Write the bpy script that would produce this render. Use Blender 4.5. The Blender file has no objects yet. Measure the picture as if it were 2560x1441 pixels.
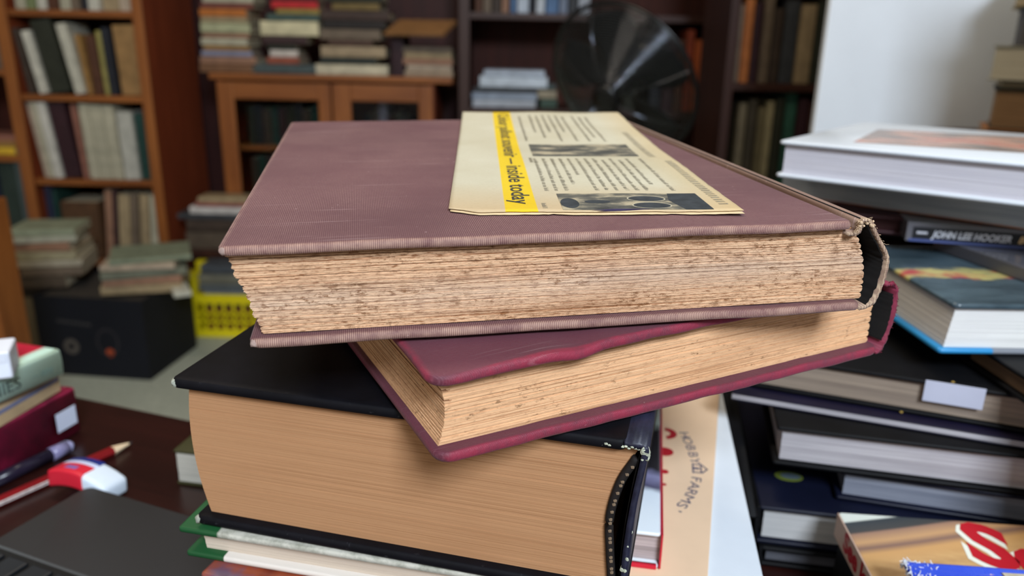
import bpy, bmesh, math, random
from mathutils import Vector, Matrix, noise

random.seed(11)
sc = bpy.context.scene
C = sc.collection
R = math.radians

# ------------------------------------------------------------------ camera
CZ = 1.06                      # lens height above the floor; desk top at 0.76
PITCH, ROLL, FPX = 17.5, 1.2, 1950.0
cam_rot = Matrix.Rotation(R(90 - PITCH), 4, 'X') @ Matrix.Rotation(R(ROLL), 4, 'Z')
cd = bpy.data.cameras.new('camera'); cam = bpy.data.objects.new('camera', cd); C.objects.link(cam)
cam.matrix_world = Matrix.Translation((0, 0, CZ)) @ cam_rot
cd.sensor_fit = 'HORIZONTAL'; cd.sensor_width = 36.0; cd.lens = FPX / 2560 * 36
cd.clip_start = 0.01; cd.clip_end = 60
cd.dof.use_dof = True; cd.dof.focus_distance = 0.272; cd.dof.aperture_fstop = 9.6
sc.camera = cam

# ------------------------------------------------------------------ world, lights, exposure
wd = bpy.data.worlds.new('world'); sc.world = wd; wd.use_nodes = True
wb = wd.node_tree.nodes['Background']; wb.inputs[0].default_value = (0.75, 0.86, 1.0, 1); wb.inputs[1].default_value = 0.25
sc.view_settings.view_transform = 'Standard'; sc.view_settings.look = 'None'
sc.view_settings.gamma = 1.0; sc.view_settings.use_curve_mapping = False
sc.view_settings.exposure = 0.08
sc.cycles.use_denoising = True
sc.cycles.max_bounces = 6; sc.cycles.diffuse_bounces = 4

def area(name, loc, target, sx, sy, power, color):
    l = bpy.data.lights.new(name, 'AREA'); l.shape = 'RECTANGLE'; l.size = sx; l.size_y = sy
    l.energy = power; l.color = color
    o = bpy.data.objects.new(name, l); C.objects.link(o); o.location = loc
    o.rotation_euler = (Vector(target) - Vector(loc)).to_track_quat('-Z', 'Y').to_euler()
    return o
area('window_daylight', (0.52, -1.52, 2.36), (0.25, 0.7, 0.95), 0.66, 0.55, 80, (0.78, 0.885, 1.0))
area('door_fill', (-1.2, -1.52, 1.25), (-0.4, 2.0, 0.9), 1.0, 1.9, 8, (1.0, 0.93, 0.84))  # soft fill added at the doorway opening
area('ceiling_fill_light', (-0.5, 0.9, 2.66), (-0.5, 0.9, 0.0), 1.2, 0.25, 20, (1.0, 0.86, 0.68))  # added overhead fill, lifts book tops and floor; no fixture modelled

# ------------------------------------------------------------------ helpers: measuring
CR = cam_rot.to_3x3()
def ray(u, v):
    return CR @ Vector(((u - 1280) / FPX, -(v - 720.5) / FPX, -1.0))
def at_y(u, v, y):             # point at real distance y in front of the lens
    d = ray(u, v); p = d * (y / d.y); return Vector((p.x, p.y, p.z + CZ))
def at_z(u, v, z):             # point on the horizontal plane at height z above the floor
    d = ray(u, v); p = d * ((z - CZ) / d.z); return Vector((p.x, p.y, z))

# ------------------------------------------------------------------ helpers: materials
def lin(c):
    return tuple(((x / 255) / 12.92 if x / 255 <= 0.04045 else ((x / 255 + 0.055) / 1.055) ** 2.4) for x in c) + (1.0,)

class NT:
    def __init__(s, name, rough=0.6, spec=0.3):
        s.m = bpy.data.materials.new(name); s.m.use_nodes = True
        s.t = s.m.node_tree; s.b = s.t.nodes['Principled BSDF']
        s.b.inputs['Roughness'].default_value = rough
        s.b.inputs['Specular IOR Level'].default_value = spec
        s.tc = s.t.nodes.new('ShaderNodeTexCoord')
    def add(s, typ, **k):
        n = s.t.nodes.new(typ)
        for a, b in k.items(): setattr(n, a, b)
        return n
    def link(s, a, b): s.t.links.new(a, b)
    def coord(s, scale=(1, 1, 1), loc=(0, 0, 0)):
        mp = s.add('ShaderNodeMapping'); mp.inputs['Scale'].default_value = scale; mp.inputs['Location'].default_value = loc
        s.link(s.tc.outputs['Object'], mp.inputs['Vector']); return mp.outputs[0]
    def noise(s, vec, scale=1.0, detail=3.0, rough=0.55):
        n = s.add('ShaderNodeTexNoise'); s.link(vec, n.inputs['Vector'])
        n.inputs['Scale'].default_value = scale; n.inputs['Detail'].default_value = detail; n.inputs['Roughness'].default_value = rough
        return n.outputs['Fac']
    def ramp(s, fac, stops, interp='LINEAR'):
        r = s.add('ShaderNodeValToRGB'); r.color_ramp.interpolation = interp
        e = r.color_ramp.elements
        while len(e) > 1: e.remove(e[-1])
        for i, (p, c) in enumerate(stops):
            el = e[0] if i == 0 else e.new(p)
            el.position = p
            el.color = c if len(c) == 4 else tuple(c) + (1,)
        s.link(fac, r.inputs[0]); return r.outputs[0]
    def mask(s, fac, lo, hi):
        m = s.add('ShaderNodeMapRange'); s.link(fac, m.inputs[0])
        m.inputs[1].default_value = lo; m.inputs[2].default_value = hi; return m.outputs[0]
    def mix(s, fac, a, b, mode='MIX'):
        n = s.add('ShaderNodeMix', data_type='RGBA', blend_type=mode)
        for sock, val in ((n.inputs[0], fac), (n.inputs[6], a), (n.inputs[7], b)):
            if isinstance(val, (int, float, tuple)): sock.default_value = val
            else: s.link(val, sock)
        return n.outputs[2]
    def math(s, op, a, b=0.0):
        n = s.add('ShaderNodeMath', operation=op)
        for sock, val in ((n.inputs[0], a), (n.inputs[1], b)):
            if isinstance(val, (int, float)): sock.default_value = val
            else: s.link(val, sock)
        return n.outputs[0]
    def sep(s):
        n = s.add('ShaderNodeSeparateXYZ'); s.link(s.tc.outputs['Object'], n.inputs[0]); return n.outputs
    def bump(s, h, strength=0.3, dist=0.0003):
        n = s.add('ShaderNodeBump'); n.inputs['Strength'].default_value = strength; n.inputs['Distance'].default_value = dist
        s.link(h, n.inputs['Height']); s.link(n.outputs[0], s.b.inputs['Normal'])
    def out(s, colr):
        if isinstance(colr, tuple): s.b.inputs['Base Color'].default_value = colr
        else: s.link(colr, s.b.inputs['Base Color'])
        return s.m

_pc = {}
def plain(c, rough=0.6, var=0.18, scale=30, spec=0.3, metal=0.0):
    k = (tuple(c), rough, var, scale, spec, metal)
    if k in _pc: return _pc[k]
    t = NT('paint_%d_%d_%d' % tuple(int(x) for x in c), rough, spec)
    f = t.noise(t.coord(), scale, 4)
    a = lin(c); d = tuple(x * (1 - var) for x in a[:3]) + (1,); l = tuple(min(1, x * (1 + var)) for x in a[:3]) + (1,)
    t.b.inputs['Metallic'].default_value = metal
    _pc[k] = t.out(t.ramp(f, [(0.3, d), (0.7, l)])); return _pc[k]

def wood(c1, c2, name='wood', axis=2, rough=0.45, scale=1.0):
    t = NT(name, rough, 0.35)
    s = [26 * scale, 26 * scale, 26 * scale]; s[axis] = 2.2 * scale
    f = t.noise(t.coord(tuple(s)), 1.0, 5, 0.65)
    g = t.noise(t.coord((3, 3, 3)), 1.0, 2)
    col = t.ramp(f, [(0.3, lin(c1)), (0.7, lin(c2))])
    return t.out(t.mix(t.mask(g, 0.3, 0.8), col, t.mix(0.5, col, lin(c1))))

_pg = {}
def paper(c, d=None, lines=900.0, contrast=1.0, along=5.0):
    d = d or tuple(x * 0.72 for x in c)
    k = (tuple(c), tuple(d), lines, along)
    if k in _pg: return _pg[k]
    t = NT('page_edges_%d_%d_%d' % tuple(int(x) for x in c), 0.85, 0.1)
    f = t.noise(t.coord((along, along, lines)), 1.0, 4, 0.7)
    g = t.noise(t.coord((20, 20, 60)), 1.0, 3)
    col = t.ramp(f, [(0.32, lin(d)), (0.62, lin(c))])
    col = t.mix(t.mask(g, 0.45, 0.8), col, t.mix(0.35, col, lin(d)))
    t.bump(f, 0.4, 0.0004)
    _pg[k] = t.out(col); return _pg[k]

# ------------------------------------------------------------------ helpers: objects
def tag(o, label, cat, group=None):
    o['label'] = label; o['category'] = cat
    if group: o['group'] = group
    return o
def structure(o, label=None):
    o['kind'] = 'structure'
    if label: o['label'] = label
    return o
def empty(name, M):
    o = bpy.data.objects.new(name, None); C.objects.link(o); o.empty_display_size = 0.02
    o.matrix_world = M; return o
def link_mesh(name, me, mat, parent=None, smooth=False):
    o = bpy.data.objects.new(name, me); C.objects.link(o)
    mats = mat if isinstance(mat, (list, tuple)) else [mat]
    if not me.materials:
        for m in mats: me.materials.append(m)
    if parent is not None: o.parent = parent
    if smooth:
        for p in me.polygons: p.use_smooth = True
    return o
def obj(name, bm, mat, parent=None, smooth=False, M=None):
    bmesh.ops.recalc_face_normals(bm, faces=bm.faces)
    me = bpy.data.meshes.new(name); bm.to_mesh(me); bm.free()
    o = link_mesh(name, me, mat, parent, smooth)
    if M is not None: o.matrix_world = M
    return o
def add_box(bm, x0, y0, z0, x1, y1, z1, bev=0.0, seg=2, M=None, mi=0):
    r = bmesh.ops.create_cube(bm, size=1.0)
    vs = r['verts']
    for v in vs:
        v.co = Vector((x0 + (v.co.x + .5) * (x1 - x0), y0 + (v.co.y + .5) * (y1 - y0), z0 + (v.co.z + .5) * (z1 - z0)))
    fs = list({f for v in vs for f in v.link_faces})
    if bev > 0:
        es = list({e for v in vs for e in v.link_edges})
        rr = bmesh.ops.bevel(bm, geom=es, offset=bev, segments=seg, affect='EDGES', profile=0.6)
        fs = list(set(rr['faces']) | {f for f in fs if f.is_valid})
        vs = list({v for f in fs for v in f.verts})
    for f in fs: f.material_index = mi
    if M is not None:
        for v in vs: v.co = M @ v.co
    return vs
def box(name, x0, y0, z0, x1, y1, z1, mat, parent=None, bev=0.0, seg=2, M=None):
    bm = bmesh.new(); add_box(bm, x0, y0, z0, x1, y1, z1, bev, seg)
    return obj(name, bm, mat, parent, False, M)
def add_tube(bm, pts, r, n=8, close=False, caps=True):
    pts = [Vector(p) for p in pts]; rings = []
    m = len(pts); up = Vector((0, 0, 1))
    for i, p in enumerate(pts):
        a = pts[(i - 1) % m] if (close or i > 0) else p
        b = pts[(i + 1) % m] if (close or i < m - 1) else p
        t = (b - a).normalized()
        s = t.cross(up)
        if s.length < 1e-4: s = t.cross(Vector((1, 0, 0)))
        s.normalize(); q = s.cross(t)
        rad = r[i] if isinstance(r, (list, tuple)) else r
        rings.append([bm.verts.new(p + (s * math.cos(2 * math.pi * k / n) + q * math.sin(2 * math.pi * k / n)) * rad) for k in range(n)])
    for i in range(m if close else m - 1):
        A, B = rings[i], rings[(i + 1) % m]
        for k in range(n): bm.faces.new((A[k], A[(k + 1) % n], B[(k + 1) % n], B[k]))
    if caps and not close:
        bm.faces.new(rings[0][::-1]); bm.faces.new(rings[-1])
def text_mesh(body, size, bold=0.0, shear=0.0, align='LEFT', space=1.0, extrude=0.0):
    cu = bpy.data.curves.new('lettering', 'FONT'); cu.body = body; cu.size = size
    cu.offset = bold; cu.shear = shear; cu.align_x = align; cu.space_character = space; cu.extrude = extrude
    cu.resolution_u = 3
    to = bpy.data.objects.new('lettering', cu); C.objects.link(to)
    bpy.context.view_layer.update()
    me = bpy.data.meshes.new_from_object(to.evaluated_get(bpy.context.evaluated_depsgraph_get()))
    bpy.data.objects.remove(to); bpy.data.curves.remove(cu)
    return me
def lettering(body, size, M, mat, parent=None, name='lettering', fn=None, fit=None, **k):
    me = text_mesh(body, size, **k)
    if fit:
        xs = [v.co.x for v in me.vertices]; f = fit / (max(xs) - min(xs))
        for v in me.vertices: v.co.x = (v.co.x - min(xs)) * f
    for v in me.vertices:
        q = M @ v.co
        v.co = fn(q) if fn else q
    me.materials.clear()
    return link_mesh(name, me, mat, parent)
def frame(o, xd, zd):          # 4x4 with x axis xd, normal zd, origin o
    z = Vector(zd).normalized(); x = Vector(xd); x = (x - z * x.dot(z)).normalized(); y = z.cross(x)
    M = Matrix((x, y, z)).transposed().to_4x4(); M.translation = Vector(o); return M
def rotz(a): return Matrix.Rotation(a, 4, 'Z')
def tr(x, y, z): return Matrix.Translation((x, y, z))

# ------------------------------------------------------------------ helpers: books
def outline(W, H, r, ins, nx, ny, nc=4):
    """rounded rectangle, same vertex count for every inset"""
    a, b, c, d = ins, ins, W - ins, H - ins; r = max(r - ins, 1e-5); p = []
    def corner(cx, cy, a0):
        for k in range(nc + 1):
            t = a0 + math.pi / 2 * k / nc; p.append((cx + r * math.cos(t), cy + r * math.sin(t)))
    def side(p0, p1, n):
        for k in range(1, n): p.append((p0[0] + (p1[0] - p0[0]) * k / n, p0[1] + (p1[1] - p0[1]) * k / n))
    corner(a + r, b + r, math.pi); side((a + r, b), (c - r, b), nx)
    corner(c - r, b + r, -math.pi / 2); side((c, b + r), (c, d - r), ny)
    corner(c - r, d - r, 0); side((c - r, d), (a + r, d), nx)
    corner(a + r, d - r, math.pi / 2); side((a, d - r), (a, b + r), ny)
    return p
def board_bm(W, H, t, r=0.002, x0=0, y0=0, z0=0, nx=2, ny=2, insets=(), fn=None, round_=0.5, prof=4):
    bm = bmesh.new(); e = t * round_; rows = []
    zs = []
    for k in range(prof + 1):
        a = -math.pi / 2 + math.pi * k / prof
        zs.append((e * (1 - math.cos(a)) * 0.9, t / 2 + (t / 2) * math.sin(a)))
    seq = [(i, 0.0) for i in reversed(insets)] + zs + [(i, t) for i in insets]
    for ins, z in seq:
        row = []
        for x, y in outline(W, H, r, ins, nx, ny):
            q = Vector((x + x0, y + y0, z + z0))
            row.append(bm.verts.new(fn(q) if fn else q))
        rows.append(row)
    n = len(rows[0])
    for A, B in zip(rows, rows[1:]):
        for k in range(n): bm.faces.new((A[k], A[(k + 1) % n], B[(k + 1) % n], B[k]))
    bm.faces.new(rows[0][::-1]); bm.faces.new(rows[-1])
    return bm
def block_bm(W, H, T, layers, x0=0, y0=0, z0=0, left=None, right=None, near=None, wav=0.0, nx=24, ny=10, seed=0, split=0.25):
    """pages as thin steps: each layer has its own small offset along the edges"""
    bm = bmesh.new(); rnd = random.Random(seed); prev = None; rings = []
    for k in range(layers):
        t = (k + 0.5) / layers
        l = left(t, k) if left else rnd.uniform(0, 0.0002)
        rr = right(t, k) if right else 0.0
        nn = near(t, k) if near else rnd.uniform(0, 0.00025)
        for e in (k / layers + 0.002 / layers, (k + 1) / layers):
            ring = []
            xa, xb = x0 + l, x0 + W - rr; ya, yb = y0 + nn, y0 + H - nn
            pl = [(xa + (xb - xa) * i / nx, ya) for i in range(nx + 1)] + [(xb, yb)] + [(xa, yb)] + [(xa, yb + (ya - yb) * i / ny) for i in range(1, ny)]
            for x, y in pl:
                w = wav * noise.noise(Vector((x * 18, y * 18, e * 6 + seed))) * min(1, e * 6, (1 - e) * 6)
                ring.append(bm.verts.new((x, y, z0 + e * T + w)))
            rings.append(ring)
    n = len(rings[0])
    for A, B in zip(rings, rings[1:]):
        for i in range(n): bm.faces.new((A[i], A[(i + 1) % n], B[(i + 1) % n], B[i]))
    bm.faces.new(rings[0][::-1]); bm.faces.new(rings[-1])
    return bm
def shell_bm(path, th, y0, y1, ny=2, jit=0.0, seed=3, jit_far=0.0):
    """spine: a strip of thickness th following a path in x,z and running along y"""
    rnd = random.Random(seed); bm = bmesh.new(); P = [Vector((a, 0, b)) for a, b in path]; cols = []
    for i, p in enumerate(P):
        a = P[max(i - 1, 0)]; b = P[min(i + 1, len(P) - 1)]; t = (b - a).normalized(); nrm = Vector((t.z, 0, -t.x))
        j = rnd.uniform(-jit, jit)
        col = []
        for side in (0, 1):
            for k in range(ny + 1):
                y = y0 + (y1 - y0) * k / ny + (j if k == 0 else 0)
                q = p + nrm * th * side
                col.append(bm.verts.new((q.x, y, q.z)))
        cols.append(col)
    m = ny + 1
    for A, B in zip(cols, cols[1:]):
        for k in range(ny):
            bm.faces.new((A[k], A[k + 1], B[k + 1], B[k])); bm.faces.new((A[m + k], B[m + k], B[m + k + 1], A[m + k + 1]))
        bm.faces.new((A[0], B[0], B[m], A[m])); bm.faces.new((A[ny], A[2 * m - 1], B[2 * m - 1], B[ny]))
    for c in (cols[0], cols[-1]):
        for k in range(ny): bm.faces.new((c[k], c[m + k], c[m + k + 1], c[k + 1]))
    return bm
def smooth_path(pts, n=4):
    out = []
    for i in range(len(pts) - 1):
        p0, p1, p2, p3 = (Vector(pts[max(i - 1, 0)]), Vector(pts[i]), Vector(pts[i + 1]), Vector(pts[min(i + 2, len(pts) - 1)]))
        for k in range(n):
            t = k / n
            out.append(tuple(0.5 * ((2 * p1) + (p2 - p0) * t + (2 * p0 - 5 * p1 + 4 * p2 - p3) * t * t + (3 * p1 - p0 - 3 * p2 + p3) * t ** 3)))
    out.append(tuple(pts[-1])); return out

PAPER = paper((214, 200, 172))
def simple_book(name, label, M, W, H, T, cover, pages=None, cat='book', group=None, bt=0.0025, sq=0.003, soft=False):
    """x: fore-edge 0 to spine W, y: height H, z: thickness T. Parts: cover (boards and rounded spine) and page_block"""
    e = empty(name, M); tag(e, label, cat, group)
    bt = min(bt, T * 0.2); bm = bmesh.new()
    if soft:
        bt = min(0.0006, T * 0.2); sq = 0.0004
    xb = W - T * 0.12 if not soft else W
    prof = [(0, T), (xb - 0.004, T), (W - 0.001, T - 0.0015), (W, T * 0.7), (W, T * 0.3), (W - 0.001, 0.0015), (xb - 0.004, 0), (0, 0)]
    inner = [(0, T - bt), (xb - 0.005, T - bt), (W - bt, T - bt - .001), (W - bt, T * 0.7), (W - bt, T * 0.3), (W - bt, bt + .001), (xb - 0.005, bt), (0, bt)]
    if soft: prof = [(0, T), (W, T), (W, 0), (0, 0)]; inner = [(0, T - bt), (W - bt, T - bt), (W - bt, bt), (0, bt)]
    rows = [[bm.verts.new((x, y, z)) for x, z in pr] for pr in (prof, inner) for y in (0, H)]
    n = len(prof); a0, a1, b0, b1 = rows
    for i in range(n - 1):
        bm.faces.new((a0[i], a0[i + 1], a1[i + 1], a1[i])); bm.faces.new((b0[i], b1[i], b1[i + 1], b0[i + 1]))
        bm.faces.new((a0[i], b0[i], b0[i + 1], a0[i + 1])); bm.faces.new((a1[i], a1[i + 1], b1[i + 1], b1[i]))
    for i in (0, n - 1): bm.faces.new((a0[i], a1[i], b1[i], b0[i]))
    obj('cover', bm, cover, e)
    box('page_block', sq, sq, bt, W - bt * 1.2, H - sq, T - bt, pages or PAPER, e)
    return e
def near_book(name, label, M, W, H, T, cover, pages, bt=0.0028, sq=0.004, layers=22, spine=True, spine_left=False, cat='book', r=0.002, group=None, spine_cover=None, block=None):
    """a book close enough to show its two boards, spine and page block"""
    e = empty(name, M); tag(e, label, cat, group)
    obj('front_board', board_bm(W - 0.003, H, bt, r, 0, 0, T - bt), cover, e, True)
    obj('back_board', board_bm(W - 0.003, H, bt, r, 0, 0, 0), cover, e, True)
    if spine_left: box('spine', -.0012, 0, .0002, .0014, H, T - .0002, spine_cover or cover, e, .0008)
    elif spine:
        pth = smooth_path([(W - 0.006, T - 0.0003), (W - 0.0008, T - 0.0006), (W + 0.0006, T - 0.003), (W + 0.0012, T * 0.5), (W + 0.0006, 0.003), (W - 0.0008, 0.0006), (W - 0.006, 0.0003)], 3)
        obj('spine', shell_bm(pth, 0.0016, 0, H), spine_cover or cover, e, True)
    obj('page_block', block_bm(W - sq - 0.002, H - 2 * sq, T - 2 * bt, layers, sq, sq, bt, seed=len(name) + int(T * 1e5), nx=4, ny=4) if block is None else block, pages, e)
    return e
def flat_frame(u1, v1, u2, v2, z):      # frame on the plane z: origin at the first point, x axis towards the second
    a = at_z(u1, v1, z); b = at_z(u2, v2, z); d = b - a
    return tr(*a) @ rotz(math.atan2(d.y, d.x))

# ================================================================== THE ROOM
m_wall = plain((196, 188, 174), 0.85, 0.08, 3)
m_white = plain((220, 224, 230), 0.7, 0.05, 5)
t = NT('concrete', 0.8, 0.25)
f = t.noise(t.coord(), 2.0, 8, 0.6); g = t.noise(t.coord(), 60.0, 3)
m_floor = t.out(t.mix(t.mask(g, .3, .9), t.ramp(f, [(0.3, lin((160, 166, 152))), (0.7, lin((190, 194, 178)))]), lin((150, 154, 142))))
m_panel = wood((46, 18, 16), (72, 30, 26), 'dark_red_panel', 2, 0.6)
XL, XR, YB, YF, ZT = -2.7, 2.3, 3.46, -1.6, 2.75
structure(box('floor', XL, YF, -0.05, XR, YB, 0, m_floor))
structure(box('ceiling', XL, YF, ZT, XR, YB, ZT + .05, m_wall))
structure(box('wall_back', XL - .05, YB, 0, XR + .05, YB + .05, ZT, m_panel))
structure(box('wall_left', XL - .05, YF, 0, XL, YB, ZT, m_wall))
structure(box('wall_right', XR, YF, 0, XR + .05, YB, ZT, m_wall))
# street-side wall behind the lens: a window and a doorway let the daylight in
bm = bmesh.new()
for a in ((XL, 0, -1.75, ZT), (-0.65, 0, 0.10, ZT), (0.95, 0, XR, ZT), (-1.75, 2.25, -0.65, ZT), (0.10, 0, 0.95, 1.95), (0.10, 2.70, 0.95, ZT)):
    add_box(bm, a[0], YF - .1, a[1], a[2], YF, a[3])
structure(obj('wall_front', bm, m_wall))
# white partition on the right
px0 = at_y(2057, 150, 1.65).x
structure(box('wall_partition', px0, 1.65, 0, XR, 1.67, ZT, m_white, None, 0.004), 'white painted partition wall behind the books on the right')

# ================================================================== THE BOOK STACK IN FRONT
TX, TY, Z0 = 0.033558, -0.009611, -0.06546
STK = tr(0, 0, CZ) @ Matrix.Rotation(TY, 4, 'Y') @ Matrix.Rotation(TX, 4, 'X')
B1 = dict(x=-.088945, y=.22183, a=.192012, W=.215, H=.285, T=.033691, s=.006739)
B2 = dict(x=-.024777, y=.209802, a=.47135, W=.2023, H=.25, T=.032172, s=.0019)
B3 = dict(x=-.133396, y=.27236, a=-.244928, W=.1831, H=.24, T=.066598, s=.00225)
B4 = dict(x=-.138744, y=.271507, a=-.21283, W=.178, H=.23, T=.014391, s=.0013)
zt = Z0
for b in (B1, B2, B3, B4):
    zt -= b['T'] + .0012; b['M'] = STK @ tr(b['x'], b['y'], zt) @ rotz(b['a'])
ZSTK = zt

def worn_cloth(name, base, rib, edge, period=0.00064, wear_y=0.0022, diag=0.0, rough=0.62, edge_amt=0.8, rib_amt=0.55, scratch=.5, bumps=.35, rib_edge=True):
    t = NT(name, rough, 0.25)
    o = t.sep()
    ph = t.math('ADD', o['X'], t.math('MULTIPLY', o['Y'], diag)) if diag else o['X']
    wob = t.math('MULTIPLY', t.noise(t.coord((60, 12, 60)), 1.0, 2), 0.0006)
    ph = t.math('ADD', ph, wob)
    w = t.math('SINE', t.math('MULTIPLY', ph, 2 * math.pi / period))
    w = t.mask(w, -0.1, 1.0)
    cross = t.math('SINE', t.math('MULTIPLY', t.math('ADD', o['Y'], o['Z']), 2 * math.pi / (period * 0.7)))
    patch = t.noise(t.coord(), 22, 5, 0.6)
    fine = t.noise(t.coord(), 900, 2, 0.6)
    big = t.noise(t.coord((9, 9, 9)), 1.0, 4)
    col = t.mix(t.mask(big, 0.3, 0.75), lin(base), tuple(x * 1.28 for x in lin(base)[:3]) + (1,))
    amt = t.math('MULTIPLY', t.math('MULTIPLY', w, t.mask(patch, 0.25, 0.7)), rib_amt)
    amt = t.math('MULTIPLY', amt, t.mask(fine, 0.15, 0.5))
    col = t.mix(amt, col, lin(rib))
    # rubbed edges: threads show pale where hands and shelves have worn the turn-in
    ey = t.mask(o['Y'], wear_y, wear_y * 0.35); ex = t.mask(o['X'], 0.0025, 0.0005)
    e = t.math('MAXIMUM', ey, ex)
    e = t.math('MULTIPLY', e, t.mask(t.noise(t.coord(), 120, 4, 0.7), 0.25, 0.6))
    e = t.math('MULTIPLY', e, t.math('MULTIPLY', t.math('ADD', 0.35, t.math('MULTIPLY', w, 0.65)), edge_amt) if rib_edge else edge_amt)
    col = t.mix(e, col, lin(edge))
    # fine scratches
    scr = None
    for ang, sc_, lc in ((18, (14, 420, 14), (3, 1, 0)), (-52, (16, 460, 16), (8, 5, 0)), (80, (12, 380, 12), (1, 9, 0))):
        mp = t.add('ShaderNodeMapping'); mp.inputs['Rotation'].default_value = (0, 0, R(ang)); mp.inputs['Scale'].default_value = sc_; mp.inputs['Location'].default_value = lc
        t.link(t.tc.outputs['Object'], mp.inputs['Vector'])
        q = t.mask(t.noise(mp.outputs[0], 1.0, 3, 0.6), 0.66, 0.74)
        scr = q if scr is None else t.math('MAXIMUM', scr, q)
    scr = t.math('MULTIPLY', scr, t.mask(t.noise(t.coord((13, 9, 13), (3, 1, 0)), 1.0, 2), 0.40, 0.66))
    scr = t.math('MULTIPLY', t.math('MAXIMUM', scr, t.mask(t.noise(t.coord((1, 1, 1), (4, 2, 7)), 420, 2, .5), .73, .80)), scratch)
    col = t.mix(scr, col, lin((205, 180, 180)))
    h = t.math('ADD', t.math('MULTIPLY', w, 0.7), t.math('MULTIPLY', cross, 0.25))
    t.bump(h if rib_edge else t.math('ADD', t.math('MULTIPLY', h, .4), t.math('MULTIPLY', fine, 2.0)), bumps, 0.0002)
    t.b.inputs['Sheen Weight'].default_value = 0.06
    return t.out(col)
m_cloth1 = worn_cloth('mauve_ribbed_cloth', (86, 50, 55), (150, 116, 110), (192, 158, 138), rib_amt=.9)
m_cloth2 = worn_cloth('crimson_cloth', (88, 40, 52), (126, 82, 92), (138, 42, 62), 0.0007, 0.0018, 0.9, 0.55, 0.85, 0.6, .25, .5, False)
m_black = plain((17, 16, 20), 0.45, 0.3, 60)
t = NT('black_worn_cloth', 0.6, 0.12)
f = t.noise(t.coord(), 260, 4, 0.7); k = t.noise(t.coord(), 30, 5, 0.7); o = t.sep()
ey = t.math('MULTIPLY', t.mask(o['Y'], 0.0022, 0.0008), t.mask(f, 0.62, 0.8))
col = t.mix(t.mask(k, 0.35, 0.8), lin((10, 9, 12)), lin((20, 19, 25)))
t.bump(f, 0.3, 0.0002)
m_black3 = t.out(t.mix(t.math('MULTIPLY', ey, 0.35), col, lin((96, 96, 100))))
m_chip = plain((150, 152, 140), 0.9, 0.25, 500)
m_chip1 = plain((150, 128, 120), 0.95, 0.3, 400)
m_hollow_shade = plain((12, 8, 6), 0.95, 0.3, 80)  # near black: shade inside the hollow spines put into the colour

def foxed(name, light, dark, spot, lines, spots=(0.56, 0.66), greyband=False, along=6.0, rag=.75):
    t = NT(name, 0.9, 0.08)
    f1 = t.noise(t.coord((along, along, lines)), 1.0, 3, 0.6)
    f2 = t.noise(t.coord((260, 260, lines * 1.1), (5, 2, 1)), 1.0, 4, 0.75)
    g = t.noise(t.coord((14, 14, 40)), 1.0, 3)
    sp = t.noise(t.coord((230, 230, 620), (1, 7, 3)), 1.0, 6, 0.78)
    sp2 = t.noise(t.coord((42, 42, 110), (9, 2, 5)), 1.0, 4, 0.6)
    col = t.ramp(f1, [(0.36, lin(dark)), (0.46, lin(light)), (0.68, tuple(min(1, x * 1.15) for x in lin(light)[:3]) + (1,))])
    col = t.mix(t.math('MULTIPLY', t.mask(f2, 0.53, 0.62), rag), col, lin(dark))
    col = t.mix(t.math('MULTIPLY', t.mask(f2, 0.46, 0.36), rag * .6), col, tuple(min(1, x * 1.35) for x in lin(light)[:3]) + (1,))
    if greyband:
        o = t.sep()
        zz = t.math('ADD', o['Z'], t.math('MULTIPLY', o['X'], -0.03))
        b = t.math('SUBTRACT', 1.0, t.math('MINIMUM', 1.0, t.math('MULTIPLY', t.math('ABSOLUTE', t.math('SUBTRACT', zz, 0.0125)), 1 / 0.009)))
        b = t.math('MULTIPLY', b, t.mask(g, 0.25, 0.6))
        col = t.mix(t.math('MULTIPLY', b, 0.75), col, t.mix(0.55, col, lin((214, 200, 186))))
    col = t.mix(t.math('MULTIPLY', t.mask(g, 0.5, 0.75), 0.35), col, lin(dark))
    s = t.math('MULTIPLY', t.mask(sp, spots[0], spots[1]), t.mask(sp2, 0.42, 0.62))
    col = t.mix(t.math('MULTIPLY', s, 0.8), col, lin(spot))
    t.bump(t.math('ADD', f1, t.math('MULTIPLY', f2, 0.9)), 0.1 + .7 * rag, 0.0007)
    return t.out(col)
m_pages1 = foxed('foxed_pages', (222, 182, 146), (160, 110, 76), (122, 74, 38), 2300, (0.52, 0.58), True, 6.0, 1.0)
m_pages2 = foxed('browned_pages', (216, 172, 132), (174, 128, 92), (112, 76, 48), 1700, (0.57, 0.65), False, 6.0, .4)
m_pages3 = foxed('tan_pages', (172, 128, 92), (156, 112, 78), (98, 66, 44), 2600, (0.66, 0.75), False, 3.0, .12)

def signatures(n_layers, rnd, lo=7, hi=11):
    out = []; k = 0
    while k < n_layers:
        m = rnd.randint(lo, hi); m = min(m, n_layers - k)
        if n_layers - k - m < 3: m = n_layers - k
        out += [((i + .5) / m * 2 - 1, len(out)) for i in range(m)]; k += m
    return out

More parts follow.
